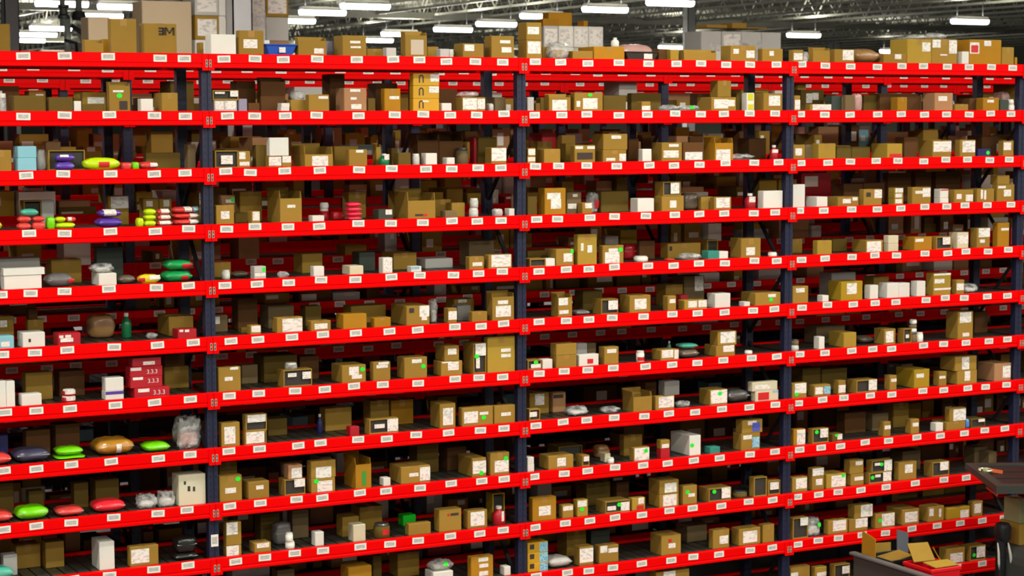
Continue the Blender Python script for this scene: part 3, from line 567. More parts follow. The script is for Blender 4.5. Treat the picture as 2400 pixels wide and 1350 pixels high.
('bx','kl',6.273,.05,4.3105,.168,.227,.129,[('R',.09,.025,.132,.03)],'cardboard_box','carton','pale buff carton with red mark, third shelf, lift truck bay',2),
('bx','brown',6.543,.15,4.3105,.149,.134,.184,[],'cardboard_box','carton','dark brown carton, third shelf, lift truck bay',2),
('bx','k',6.781,.05,4.3105,.216,.194,.154,[('L',.112,.098,.203,.093)],'cardboard_box','carton','brown carton with white label, third shelf, lift truck bay, first such from neon end',2),
('bx','k',7.096,.05,4.3105,.182,.07,.156,[('L',.102,.095,.146,.103)],'cardboard_box','carton','brown carton with white label, third shelf, lift truck bay, second such from neon end',2),
('bx','navy',7.309,.05,4.3105,.152,.137,.072,[('G',.114,.037,.042,.036)],'product_box','box','small navy blue box with green sticker, third shelf, lift truck bay',2),
('bx','brown',7.572,.3,4.3105,.18,.21,.19,[],'cardboard_box','carton','set-back dark brown carton, third shelf, lift truck bay',2),
('bx','k',7.605,.05,4.3105,.125,.07,.143,[('L',.048,.094,.089,.07)],'cardboard_box','carton','small brown carton with white label, third shelf, lift truck bay, second such from neon end',2),
('pb','neon',-1.676,.05,3.8961,.194,.175,.078,[],'poly_bag','bag','small low neon yellow bag, fourth shelf, neon bag bay, first such from neon end',3),
('pb','coral',-1.389,.05,3.8961,.102,.092,.056,[],'poly_bag','bag','tiny coral red bag, fourth shelf, neon bag bay, first such from neon end',3),
('pb','coral',-1.284,.05,3.8961,.095,.085,.057,[],'poly_bag','bag','tiny coral red bag, fourth shelf, neon bag bay, second such from neon end',3),
('pb','coral',-1.383,.05,3.9525,.097,.087,.045,[],'poly_bag','bag','stacked tiny coral red bag, fourth shelf, neon bag bay, first such from neon end',3),
('pb','coral',-1.282,.05,3.9535,.093,.084,.042,[],'poly_bag','bag','stacked tiny coral red bag, fourth shelf, neon bag bay, second such from neon end',3),
('pb','teal',-1.364,.05,3.9952,.132,.084,.055,[],'poly_bag','bag','stacked small low teal bag, fourth shelf, neon bag bay',3),
('pb','lime',-1.181,.05,3.8961,.061,.08,.093,[],'poly_bag','bag','tiny tall lime green bag, fourth shelf, neon bag bay',3),
('pb','neon',-1.119,.05,3.8961,.149,.134,.052,[],'poly_bag','bag','small low neon yellow bag, fourth shelf, neon bag bay, second such from neon end',3),
('pb','neon',-1.117,.05,3.9482,.075,.08,.039,[],'poly_bag','bag','stacked tiny neon yellow bag, fourth shelf, neon bag bay, first such from neon end',3),
('pb','coral',-1.038,.05,3.9482,.069,.08,.037,[('L',.02,.02,.026,.027)],'poly_bag','bag','stacked coral red bag with white label, fourth shelf, neon bag bay, first from neon end',3),
('of','k',-1.257,.42,3.8961,.127,.114,.195,[],'open_carton','open carton','set-back tall brown open-fronted carton, fourth shelf, neon bag bay',3),
('bx','gw',-1.127,.42,3.8961,.09,.081,.196,[],'product_box','box','set-back small tall pale grey box, fourth shelf, neon bag bay',3),
('pb','purple',-.815,.05,3.8961,.191,.172,.076,[],'poly_bag','bag','small low purple bag, fourth shelf, neon bag bay',3),
('pb','purple',-.801,.05,3.9725,.173,.156,.059,[('L',.076,.034,.089,.045)],'poly_bag','bag','stacked small low purple bag with white label, fourth shelf, neon bag bay',3),
('bx','k',-.635,.42,3.8961,.154,.07,.215,[('L',.086,.166,.132,.086)],'cardboard_box','carton','set-back brown carton with white label, fourth shelf, neon bag bay',3),
('pb','neon',-.527,.05,3.8961,.052,.08,.068,[],'poly_bag','bag','tiny neon yellow bag, fourth shelf, neon bag bay, first such from neon end',3),
('pb','neon',-.471,.05,3.8961,.09,.081,.048,[],'poly_bag','bag','tiny neon yellow bag, fourth shelf, neon bag bay, second such from neon end',3),
('pb','neon',-.47,.05,3.9445,.09,.081,.039,[],'poly_bag','bag','stacked tiny neon yellow bag, fourth shelf, neon bag bay, second such from neon end',3),
('pb','neon',-.469,.05,3.9835,.09,.081,.044,[],'poly_bag','bag','stacked tiny neon yellow bag, fourth shelf, neon bag bay, third such from neon end',3),
('pb','coral',-.375,.05,3.8961,.123,.111,.045,[('L',.056,.028,.08,.026)],'poly_bag','bag','tiny low coral red bag with white label, fourth shelf, neon bag bay',3),
('pb','coral',-.374,.05,3.9415,.105,.094,.039,[('L',.06,.023,.072,.028)],'poly_bag','bag','stacked tiny low coral red bag with white label, fourth shelf, neon bag bay',3),
('pb','coral',-.373,.05,3.9808,.097,.087,.044,[('L',.056,.028,.064,.029)],'poly_bag','bag','stacked coral red bag with white label, fourth shelf, neon bag bay, second from neon end',3),
('pb','coral',-.247,.05,3.8961,.198,.178,.051,[('L',.152,.031,.073,.036)],'poly_bag','bag','small low coral red bag with white label, fourth shelf, neon bag bay',3),
('pb','coral',-.246,.05,3.9472,.198,.178,.042,[('L',.152,.02,.073,.037)],'poly_bag','bag','stacked small low coral red bag with white label, fourth shelf, neon bag bay',3),
('pb','coral',-.252,.05,3.9889,.204,.178,.047,[('L',.109,.027,.056,.037),('B',.174,.025,.055,.037)],'poly_bag','bag','stacked small low coral red bag with blue label, fourth shelf, neon bag bay',3),
('bx','k',-.376,.4,3.8961,.119,.107,.192,[('L',.047,.152,.048,.041)],'cardboard_box','carton','tall brown carton with white label, fourth shelf, neon bag bay, first from neon end',3),
('bx','k',-.253,.4,3.8961,.095,.086,.189,[('L',.054,.153,.045,.049)],'cardboard_box','carton','tall brown carton with white label, fourth shelf, neon bag bay, second from neon end',3),
('bx','k',.048,.38,3.8961,.026,.098,.236,[('L',.011,.203,.018,.046),('L',.009,.157,.013,.034)],'cardboard_box','carton','set-back small tall brown carton with several white labels, fourth shelf, horseshoe box bay',3),
('bx','k',.066,.05,3.8961,.141,.127,.143,[('L',.071,.071,.066,.057)],'cardboard_box','carton','brown carton with white label, fourth shelf, horseshoe box bay',3),
('bx','kp',.216,.35,3.8961,.106,.096,.205,[('L',.066,.16,.068,.026),('G',.087,.172,.034,.036)],'cardboard_box','carton','set-back tall pinkish tan carton with green sticker and label, fourth shelf, horseshoe box bay',3),
('bx','k',.372,.38,3.8961,.177,.159,.229,[],'cardboard_box','carton','set-back brown carton, fourth shelf, horseshoe box bay, first such from neon end',3),
('bx','k',.342,.05,3.8961,.068,.08,.093,[('L',.036,.057,.054,.065)],'cardboard_box','carton','small brown carton with white label, fourth shelf, horseshoe box bay',3),
('bx','dk',.265,.2,3.8961,.097,.088,.076,[],'cardboard_box','carton','small olive brown carton, fourth shelf, horseshoe box bay',3),
('fl','k',.569,.05,3.8961,.172,.27,.183,[('L',.089,.124,.064,.022)],'flap_carton','open carton','brown open-top carton with white label, fourth shelf, horseshoe box bay',3),
('bx','w',.827,.05,3.8961,.096,.086,.048,[],'product_box','box','tiny white box, fourth shelf, horseshoe box bay, first such from neon end',3),
('jr','redd',.982,.25,3.8961,.071,.071,.09,[],'jar','jar','set-back small red jar, fourth shelf, horseshoe box bay',3),
('jr','w',.985,.25,3.9858,.067,.067,.045,[],'jar','jar','stacked tiny white jar, fourth shelf, horseshoe box bay',3),
('pb','redd',1.06,.2,3.8961,.098,.088,.069,[],'poly_bag','bag','small red bag, fourth shelf, horseshoe box bay',3),
('pb','hot',1.121,.05,3.8961,.127,.114,.034,[],'poly_bag','bag','tiny low hot pink bag, fourth shelf, horseshoe box bay',3),
('pb','hot',1.122,.05,3.9298,.127,.114,.034,[],'poly_bag','bag','stacked tiny low hot pink bag, fourth shelf, horseshoe box bay, third such from neon end',3),
('pb','hot',1.122,.05,3.9634,.124,.112,.039,[],'poly_bag','bag','stacked tiny low hot pink bag, fourth shelf, horseshoe box bay, second such from neon end',3),
('pb','hot',1.122,.05,4.0020,.12,.108,.037,[],'poly_bag','bag','stacked tiny low hot pink bag, fourth shelf, horseshoe box bay, first such from neon end',3),
('bx','k',1.273,.4,3.8961,.146,.131,.206,[],'cardboard_box','carton','set-back brown carton, fourth shelf, horseshoe box bay, second such from neon end',3),
('bx','dgreen',1.371,.05,3.8961,.122,.11,.081,[('L',.086,.06,.054,.038)],'product_box','box','small dark green box with white label, fourth shelf, horseshoe box bay',3),
('bx','k',1.666,.42,3.8961,.127,.114,.206,[],'cardboard_box','carton','set-back tall brown carton, fourth shelf, horseshoe box bay',3),
('fl','k',1.62,.05,3.8961,.233,.252,.143,[('R',.149,.03,.032,.019),('K',.094,.031,.069,.015)],'flap_carton','open carton','brown open-top carton with red mark, fourth shelf, horseshoe box bay',3),
('bx','k',1.939,.25,3.8961,.148,.133,.138,[],'cardboard_box','carton','set-back brown carton, fourth shelf, horseshoe box bay, third such from neon end',3),
('bx','dull',1.939,.05,3.8961,.101,.091,.057,[],'cardboard_box','carton','tiny grey brown carton, fourth shelf, horseshoe box bay',3),
('bx','k',2.045,.15,3.8961,.116,.096,.114,[],'cardboard_box','carton','small brown carton, fourth shelf, horseshoe box bay',3),
('jr','gw',2.168,.05,3.8961,.073,.073,.073,[],'jar','jar','tiny pale grey jar, fourth shelf, horseshoe box bay',3),
('jr','gw',2.174,.05,3.9692,.066,.066,.076,[],'jar','jar','stacked tiny pale grey jar, fourth shelf, horseshoe box bay',3),
('pb','gw',2.378,.05,3.8961,.077,.08,.065,[],'poly_bag','bag','tiny pale grey bag, fourth shelf, horseshoe box bay',3),
('jr','dull',2.648,.25,3.8961,.02,.088,.172,[],'jar','jar','set-back tiny tall grey brown jar, fourth shelf, silver bag bay',3),
('bx','w',2.503,.05,3.8961,.049,.08,.061,[],'product_box','box','tiny white box, fourth shelf, horseshoe box bay, second such from neon end',3),
('bx','dk',2.707,.12,3.8961,.088,.08,.152,[],'cardboard_box','carton','small tall olive brown carton, fourth shelf, silver bag bay',3),
('bx','o',2.826,.05,3.8961,.193,.117,.216,[('L',.082,.153,.123,.05),('L',.101,.09,.094,.08)],'cardboard_box','carton','orange brown carton with several white labels, fourth shelf, silver bag bay',3),
('bx','dull',3.084,.15,3.8961,.136,.122,.173,[('L',.078,.149,.045,.023),('L',.05,.062,.08,.041)],'cardboard_box','carton','grey brown carton with several white labels, fourth shelf, silver bag bay',3),
('bx','k',3.173,.05,3.8961,.091,.081,.092,[('L',.057,.068,.063,.041)],'cardboard_box','carton','small brown carton with white label, fourth shelf, silver bag bay',3),
('cb','gw',3.325,.2,3.8961,.104,.094,.167,[('R',.074,.069,.046,.072)],'plastic_bag','plastic bag','small tall clear plastic bag with red mark, fourth shelf, silver bag bay',3),
('bx','dk',3.437,.2,3.8961,.263,.237,.172,[],'cardboard_box','carton','olive brown carton, fourth shelf, silver bag bay',3),
('bx','w',3.698,.05,3.8961,.158,.12,.115,[],'product_box','box','white box, fourth shelf, silver bag bay, first such from neon end',3),
('bx','k',3.932,.05,3.8961,.216,.127,.13,[('L',.11,.062,.064,.06)],'cardboard_box','carton','brown carton with white label, fourth shelf, silver bag bay, first such from neon end',3),
('of','k',3.942,.05,4.0260,.174,.127,.118,[('L',.116,.064,.085,.091)],'open_carton','open carton','stacked brown open-fronted carton with white label, fourth shelf, silver bag bay',3),
('pb','dull',4.25,.2,3.8961,.162,.146,.148,[],'poly_bag','bag','grey brown bag, fourth shelf, silver bag bay',3),
('bx','k',4.385,.15,3.8961,.114,.046,.111,[],'cardboard_box','carton','small brown carton, fourth shelf, silver bag bay',3),
('bx','k',4.451,.05,3.8961,.172,.07,.11,[('L',.087,.062,.136,.085)],'cardboard_box','carton','brown carton with white label, fourth shelf, silver bag bay, second such from neon end',3),
('bo','redd',4.797,.05,3.8961,.094,.094,.133,[('L',.052,.083,.072,.047)],'bottle','bottle','small red bottle with white label, fourth shelf, silver bag bay',3),
('bx','w',4.952,.05,3.8961,.2,.088,.152,[],'product_box','box','white box, fourth shelf, silver bag bay, second such from neon end',3),
('bx','w',5.257,.05,3.8961,.13,.117,.202,[],'product_box','box','tall white box, fourth shelf, lift truck bay',3),
('bx','w',5.513,.05,3.8961,.115,.16,.09,[],'product_box','box','small white box, fourth shelf, lift truck bay',3),
('bx','k',5.738,.05,3.8961,.228,.205,.084,[('L',.096,.047,.088,.04),('L',.184,.064,.053,.029)],'cardboard_box','carton','low brown carton with several white labels, fourth shelf, lift truck bay',3),
('bx','brown',6.069,.4,3.8961,.216,.185,.181,[],'cardboard_box','carton','set-back dark brown carton, fourth shelf, lift truck bay, first such from neon end',3),
('bx','brown',6.292,.4,3.8961,.237,.185,.186,[],'cardboard_box','carton','set-back dark brown carton, fourth shelf, lift truck bay, second such from neon end',3),
('bx','k',6.021,.05,3.8961,.199,.07,.145,[('L',.156,.103,.083,.073),('K',.05,.098,.048,.039)],'cardboard_box','carton','brown carton with white label, fourth shelf, lift truck bay',3),
('bx','kl',6.361,.05,3.8961,.099,.089,.055,[('L',.045,.033,.073,.037)],'cardboard_box','carton','tiny pale buff carton with white label, fourth shelf, lift truck bay',3),
('bx','kl',6.36,.05,3.9510,.099,.089,.048,[('L',.045,.028,.073,.033)],'cardboard_box','carton','stacked pale buff carton with white label, fourth shelf, lift truck bay, second from neon end',3),
('bx','kl',6.36,.05,3.9987,.099,.089,.048,[('L',.051,.026,.085,.038)],'cardboard_box','carton','stacked pale buff carton with white label, fourth shelf, lift truck bay, first from neon end',3),
('bx','k',6.559,.05,3.8961,.211,.07,.153,[('L',.161,.104,.087,.079),('L',.076,.108,.086,.026)],'cardboard_box','carton','brown carton with several white labels, fourth shelf, lift truck bay, first such from neon end',3),
('bx','w',6.878,.05,3.8961,.097,.087,.049,[('L',.049,.026,.077,.033)],'product_box','box','tiny white box with white label, fourth shelf, lift truck bay',3),
('bx','w',6.877,.05,3.9455,.096,.087,.081,[('R',.047,.073,.087,.011)],'product_box','box','stacked small white box with red mark, fourth shelf, lift truck bay',3),
('bx','k',7.042,.05,3.8961,.222,.199,.119,[('L',.053,.06,.057,.045),('L',.172,.045,.083,.06)],'cardboard_box','carton','brown carton with several white labels, fourth shelf, lift truck bay, second such from neon end',3),
('bx','k',7.306,.05,3.8961,.203,.183,.124,[('L',.055,.074,.025,.084),('L',.093,.068,.025,.084)],'cardboard_box','carton','brown carton with several white labels, fourth shelf, lift truck bay, third such from neon end',3),
('bx','k',7.541,.05,3.8961,.211,.07,.159,[('L',.124,.08,.085,.061),('L',.056,.135,.09,.021)],'cardboard_box','carton','brown carton with several white labels, fourth shelf, lift truck bay, fourth such from neon end',3),
('bx','k',7.543,.05,4.0549,.147,.1,.084,[],'cardboard_box','carton','stacked small brown carton, fourth shelf, lift truck bay',3),
('bx','brown',6.645,.5,3.8961,.267,.085,.266,[],'cardboard_box','carton','set-back large dark brown carton, fourth shelf, lift truck bay, first such from neon end',3),
('bx','brown',6.963,.5,3.8961,.189,.085,.271,[],'cardboard_box','carton','set-back dark brown carton, fourth shelf, lift truck bay, third such from neon end',3),
('bx','brown',7.203,.5,3.8961,.295,.085,.272,[],'cardboard_box','carton','set-back large dark brown carton, fourth shelf, lift truck bay, second such from neon end',3),
('bx','w',-1.495,.05,3.4817,.264,.105,.102,[],'product_box','box','low white box, fifth shelf, neon bag bay',4),
('ld','w',-1.499,.05,3.5841,.288,.125,.049,[],'box_lid','lid','stacked small low white box lid, fifth shelf, neon bag bay',4),
('bx','gw',-1.448,.38,3.4817,.29,.205,.196,[],'product_box','box','set-back pale grey box, fifth shelf, neon bag bay',4),
('pb','grey',-1.191,.05,3.4817,.208,.187,.104,[('R',.177,.046,.046,.033)],'poly_bag','bag','grey bag with red mark, fifth shelf, neon bag bay',4),
('bx','k',-1.066,.42,3.4817,.222,.165,.174,[],'cardboard_box','carton','set-back brown carton, fifth shelf, neon bag bay',4),
('bx','w',-.82,.05,3.4817,.13,.198,.09,[],'product_box','box','small white box, fifth shelf, neon bag bay',4),
('cb','clear',-.869,.05,3.5713,.181,.163,.071,[],'plastic_bag','plastic bag','stacked small low clear plastic bag, fifth shelf, neon bag bay',4),
('bx','dgreen',-.738,.4,3.4817,.202,.073,.255,[],'product_box','box','set-back dark green box, fifth shelf, neon bag bay',4),
('pb','dull',-.65,.12,3.4817,.128,.115,.066,[],'poly_bag','bag','small grey brown bag, fifth shelf, neon bag bay',4),
('pb','yel2',-.531,.05,3.4817,.173,.066,.073,[('L',.127,.046,.086,.031),('R',.028,.031,.047,.029)],'poly_bag','bag','small yellow bag with red mark, fifth shelf, neon bag bay',4),
('pb','green',-.33,.05,3.4817,.228,.205,.09,[('R',.152,.033,.053,.03)],'poly_bag','bag','low green bag with red mark, fifth shelf, neon bag bay',4),
('pb','green',-.316,.05,3.5719,.214,.192,.076,[('R',.16,.027,.077,.042)],'poly_bag','bag','stacked small low green bag with red mark, fifth shelf, neon bag bay',4),
('bx','k',.147,.35,3.4817,.134,.121,.116,[],'cardboard_box','carton','set-back small brown carton, fifth shelf, horseshoe box bay',4),
('jr','w',.148,.15,3.4817,.063,.063,.07,[],'jar','jar','tiny white jar, fifth shelf, horseshoe box bay',4),
('pb','dull',.265,.25,3.4817,.126,.096,.051,[],'poly_bag','bag','set-back small low grey brown bag, fifth shelf, horseshoe box bay',4),
('bx','gw',.357,.05,3.4817,.093,.084,.048,[('L',.046,.033,.085,.024)],'product_box','box','tiny pale grey box with white label, fifth shelf, horseshoe box bay',4),
('bx','gw',.357,.05,3.5292,.093,.084,.048,[('G',.076,.023,.03,.036)],'product_box','box','stacked tiny pale grey box with green sticker, fifth shelf, horseshoe box bay',4),
('cb','clear',.554,.05,3.4817,.095,.085,.048,[],'plastic_bag','plastic bag','tiny clear plastic bag, fifth shelf, horseshoe box bay',4),
('bx','k',.877,.4,3.4817,.17,.185,.149,[],'cardboard_box','carton','set-back brown carton, fifth shelf, horseshoe box bay, first such from neon end',4),
('bx','w',.831,.05,3.4817,.087,.07,.078,[],'product_box','box','small white box, fifth shelf, horseshoe box bay',4),
('bx','cream',1.127,.05,3.4817,.114,.153,.07,[],'product_box','box','small cream box, fifth shelf, horseshoe box bay',4),
('bx','dgreen',1.334,.35,3.4817,.137,.149,.15,[],'product_box','box','set-back dark green box, fifth shelf, horseshoe box bay',4),
('bx','k',1.628,.35,3.4817,.201,.235,.132,[],'cardboard_box','carton','set-back brown carton, fifth shelf, horseshoe box bay, second such from neon end',4),
('bx','w',1.403,.05,3.4817,.082,.08,.123,[('L',.041,.066,.071,.105)],'product_box','box','small tall white box with white label, fifth shelf, horseshoe box bay',4),
('bx','w',1.644,.05,3.4817,.087,.08,.047,[('B',.037,.035,.064,.02)],'product_box','box','tiny white box with blue label, fifth shelf, horseshoe box bay',4),
('bx','gw',1.905,.35,3.4817,.243,.218,.077,[],'product_box','box','set-back low pale grey box, fifth shelf, horseshoe box bay',4),
('bx','k',2.147,.05,3.4817,.13,.07,.103,[('L',.071,.044,.085,.029)],'cardboard_box','carton','small brown carton with white label, fifth shelf, horseshoe box bay',4),
('bx','k',2.318,.05,3.4817,.209,.07,.113,[('L',.111,.063,.173,.096)],'cardboard_box','carton','brown carton with white label, fifth shelf, horseshoe box bay',4),
('bx','dull',2.321,.4,3.4817,.225,.185,.201,[],'cardboard_box','carton','set-back grey brown carton, fifth shelf, horseshoe box bay',4),
('of','k',2.688,.05,3.4817,.144,.13,.067,[],'open_carton','open carton','small brown open-fronted carton, fifth shelf, silver bag bay',4),
('bx','w',2.834,.05,3.4817,.085,.08,.065,[],'product_box','box','tiny white box, fifth shelf, silver bag bay, first such from neon end',4),
('bx','dk',2.802,.3,3.4817,.205,.184,.112,[],'cardboard_box','carton','set-back olive brown carton, fifth shelf, silver bag bay',4),
('bx','k',2.929,.05,3.4817,.164,.148,.136,[('L',.109,.067,.08,.068),('G',.146,.116,.032,.036)],'cardboard_box','carton','brown carton with green sticker, fifth shelf, silver bag bay, first from neon end',4),
('bx','kl',3.13,.05,3.4817,.179,.07,.249,[('L',.041,.148,.025,.062),('L',.111,.13,.045,.059)],'cardboard_box','carton','pale buff carton with several white labels, fifth shelf, silver bag bay',4),
('bx','k',3.365,.05,3.4817,.199,.07,.151,[('L',.099,.112,.087,.029),('L',.089,.052,.138,.089),('G',.168,.114,.042,.036)],'cardboard_box','carton','brown carton with green sticker, fifth shelf, silver bag bay, second from neon end',4),
('jr','w',3.735,.1,3.4817,.12,.12,.046,[],'jar','jar','tiny low white jar, fifth shelf, silver bag bay',4),
('pb','redd',3.78,.4,3.4817,.132,.119,.133,[],'poly_bag','bag','set-back small red bag, fifth shelf, silver bag bay',4),
('bx','brown',3.898,.35,3.4817,.154,.046,.154,[],'cardboard_box','carton','set-back dark brown carton, fifth shelf, silver bag bay',4),
('bx','k',4.15,.3,3.4817,.331,.12,.127,[('K',.029,.086,.027,.037)],'cardboard_box','carton','set-back low brown carton with dark print, fifth shelf, silver bag bay',4),
('cb','clear',4.156,.05,3.4817,.203,.183,.057,[],'plastic_bag','plastic bag','small low clear plastic bag, fifth shelf, silver bag bay',4),
('pb','coral',4.011,.08,3.4817,.085,.08,.02,[],'poly_bag','bag','tiny low coral red bag, fifth shelf, silver bag bay',4),
('bx','teal',4.392,.05,3.4817,.111,.1,.072,[],'product_box','box','small teal box, fifth shelf, silver bag bay',4),
('bx','w',4.506,.05,3.4817,.089,.08,.065,[],'product_box','box','tiny white box, fifth shelf, silver bag bay, second such from neon end',4),
('of','k',4.579,.35,3.4817,.111,.099,.142,[],'open_carton','open carton','set-back small brown open-fronted carton, fifth shelf, silver bag bay',4),
('bx','k',4.726,.05,3.4817,.202,.166,.166,[('L',.097,.056,.089,.067)],'cardboard_box','carton','brown carton with white label, fifth shelf, silver bag bay',4),
('jr','w',5.037,.05,3.4817,.078,.078,.038,[],'jar','jar','tiny white jar, fifth shelf, silver bag bay',4),
('bx','k',5.437,.3,3.4817,.11,.099,.127,[],'cardboard_box','carton','set-back small brown carton, fifth shelf, lift truck bay',4),
('bx','kl',5.524,.05,3.4817,.156,.07,.123,[],'cardboard_box','carton','pale buff carton, fifth shelf, lift truck bay',4),
('bx','dk',5.875,.3,3.4817,.16,.144,.112,[],'cardboard_box','carton','set-back olive brown carton, fifth shelf, lift truck bay',4),
('bx','k',6.052,.05,3.4817,.188,.202,.108,[('L',.087,.053,.156,.091)],'cardboard_box','carton','brown carton with white label, fifth shelf, lift truck bay',4),
('bx','cream',6.299,.05,3.4817,.114,.07,.073,[],'product_box','box','small cream box, fifth shelf, lift truck bay',4),
('bx','cream',6.298,.05,3.5547,.114,.07,.071,[],'product_box','box','stacked small cream box, fifth shelf, lift truck bay',4),
('bx','o',6.592,.05,3.4817,.2,.168,.12,[('L',.055,.092,.092,.027)],'cardboard_box','carton','orange brown carton with white label, fifth shelf, lift truck bay',4),
('of','k',6.84,.05,3.4817,.176,.158,.115,[('L',.117,.077,.088,.066)],'open_carton','open carton','brown open-fronted carton with white label, fifth shelf, lift truck bay',4),
('bx','cream',7.083,.05,3.4817,.132,.119,.147,[('L',.066,.083,.123,.072)],'product_box','box','cream box with white label, fifth shelf, lift truck bay',4),
('bx','k',7.312,.05,3.4817,.156,.093,.181,[('L',.086,.138,.133,.081),('L',.064,.061,.058,.031)],'cardboard_box','carton','brown carton with several white labels, fifth shelf, lift truck bay',4),
('bx','o',7.557,.05,3.4817,.141,.07,.222,[('L',.087,.162,.091,.022)],'cardboard_box','carton','tall orange brown carton with white label, fifth shelf, lift truck bay',4),
('bx','redd',7.848,.2,3.4817,.045,.08,.168,[],'product_box','box','small tall red box, fifth shelf, bay past lift truck',4),
('bx','k',-1.534,.35,3.0672,.169,.152,.201,[('L',.096,.147,.049,.049)],'cardboard_box','carton','set-back brown carton with white label, sixth shelf, neon bag bay',5),
('bx','ltblue',-1.602,.05,3.0672,.166,.15,.091,[('L',.104,.033,.059,.034)],'product_box','box','small light blue box with white label, sixth shelf, neon bag bay',5),
('bx','w',-1.375,.05,3.0672,.158,.164,.106,[('K',.049,.05,.017,.024)],'product_box','box','small white box with dark print, sixth shelf, neon bag bay',5),
('bx','k',-1.258,.38,3.0672,.115,.07,.163,[],'cardboard_box','carton','set-back brown carton, sixth shelf, neon bag bay, first such from neon end',5),
('bx','brown',-1.25,.38,3.2300,.066,.08,.079,[],'cardboard_box','carton','stacked tiny dark brown carton, sixth shelf, neon bag bay',5),
('bx','redd',-1.124,.05,3.0672,.163,.146,.088,[('L',.023,.064,.03,.019),('L',.072,.065,.042,.02),('L',.062,.039,.092,.028)],'product_box','box','small red box with white labels, sixth shelf, neon bag bay, first from neon end',5),
('pb','paper',-.809,.35,3.0672,.205,.185,.176,[],'poly_bag','bag','set-back brown paper bag, sixth shelf, neon bag bay',5),
('bo','green',-.578,.3,3.0672,.073,.073,.184,[],'bottle','bottle','set-back small tall green bottle, sixth shelf, neon bag bay',5),
('bx','k',-.244,.25,3.0672,.189,.279,.145,[],'cardboard_box','carton','set-back brown carton, sixth shelf, neon bag bay, second such from neon end',5),
('cb','clear',-.441,.15,3.0672,.089,.08,.044,[],'plastic_bag','plastic bag','tiny clear plastic bag, sixth shelf, neon bag bay',5),
('bx','redd',-.241,.05,3.0672,.144,.129,.069,[('L',.027,.059,.028,.016),('L',.07,.057,.032,.018)],'product_box','box','small red box with white labels, sixth shelf, neon bag bay, second from neon end',5),
('bx','dull',.147,.35,3.0672,.101,.091,.127,[('L',.021,.09,.035,.055)],'cardboard_box','carton','set-back small grey brown carton with white label, sixth shelf, horseshoe box bay',5),
('bx','k',.303,.2,3.0672,.055,.07,.04,[],'cardboard_box','carton','tiny brown carton, sixth shelf, horseshoe box bay',5),
('bx','brown',.349,.4,3.0672,.159,.144,.243,[],'cardboard_box','carton','set-back tall dark brown carton, sixth shelf, horseshoe box bay',5),
('bx','k',.32,.05,3.0672,.085,.08,.069,[('L',.044,.042,.071,.048)],'cardboard_box','carton','tiny brown carton with white label, sixth shelf, horseshoe box bay',5),
('bx','dull',.586,.38,3.0672,.211,.19,.174,[],'cardboard_box','carton','set-back grey brown carton, sixth shelf, horseshoe box bay',5),
('bx','k',.531,.05,3.0672,.207,.101,.116,[('L',.123,.057,.159,.098)],'cardboard_box','carton','brown carton with white label, sixth shelf, horseshoe box bay',5),
('bx','dk',.891,.38,3.0672,.132,.111,.158,[],'cardboard_box','carton','set-back olive brown carton, sixth shelf, horseshoe box bay',5),
('bx','k',.805,.05,3.0672,.162,.093,.077,[('L',.081,.035,.105,.042)],'cardboard_box','carton','small brown carton with white label, sixth shelf, horseshoe box bay',5),
('bx','o',1.069,.05,3.0672,.195,.143,.115,[],'cardboard_box','carton','orange brown carton, sixth shelf, horseshoe box bay',5),
('bx','k',1.291,.42,3.0672,.3,.165,.136,[],'cardboard_box','carton','set-back brown carton, sixth shelf, horseshoe box bay',5),
('bx','o',1.327,.05,3.0672,.14,.079,.075,[],'cardboard_box','carton','small orange brown carton, sixth shelf, horseshoe box bay',5),
('bx','k',1.6,.05,3.0672,.198,.295,.153,[('L',.153,.108,.084,.085),('L',.152,.053,.046,.032),('K',.044,.119,.041,.036)],'cardboard_box','carton','brown carton with several white labels, sixth shelf, horseshoe box bay',5),
('cb','clear',1.859,.15,3.0672,.066,.08,.19,[],'plastic_bag','plastic bag','small tall clear plastic bag, sixth shelf, horseshoe box bay',5),
('bx','k',1.959,.05,3.0672,.077,.08,.119,[('L',.039,.062,.073,.067)],'cardboard_box','carton','small tall brown carton with white label, sixth shelf, horseshoe box bay',5),
('bx','k',2.174,.38,3.0672,.179,.161,.152,[('L',.073,.137,.077,.025)],'cardboard_box','carton','set-back brown carton with white label, sixth shelf, horseshoe box bay',5),
('bx','grey',2.114,.2,3.0672,.119,.108,.119,[],'product_box','box','small grey box, sixth shelf, horseshoe box bay',5),
('bx','k',2.169,.05,3.0672,.135,.07,.08,[],'cardboard_box','carton','small brown carton, sixth shelf, horseshoe box bay',5),
('fl','k',2.35,.05,3.0672,.193,.103,.189,[('L',.094,.145,.092,.03),('L',.097,.074,.135,.088)],'flap_carton','open carton','brown open-top carton with several white labels, sixth shelf, horseshoe box bay',5),
('fl','k',2.948,.05,3.0672,.128,.117,.158,[('L',.047,.125,.085,.059),('L',.052,.04,.085,.03)],'flap_carton','open carton','brown open-top carton with several white labels, sixth shelf, silver bag bay',5),
('bx','dk',3.379,.4,3.0672,.187,.146,.167,[],'cardboard_box','carton','set-back olive brown carton, sixth shelf, silver bag bay',5),
('pb','grey',3.118,.05,3.0672,.141,.127,.047,[],'poly_bag','bag','small low grey bag, sixth shelf, silver bag bay',5),
('of','k',3.349,.05,3.0672,.161,.133,.125,[('L',.113,.075,.09,.075)],'open_carton','open carton','brown open-fronted carton with white label, sixth shelf, silver bag bay',5),
('bx','k',3.623,.05,3.0672,.203,.164,.143,[('L',.104,.071,.115,.086)],'cardboard_box','carton','brown carton with white label, sixth shelf, silver bag bay',5),
('bx','k',3.994,.05,3.0672,.082,.08,.124,[('L',.045,.081,.058,.034)],'cardboard_box','carton','small tall brown carton with white label, sixth shelf, silver bag bay',5),
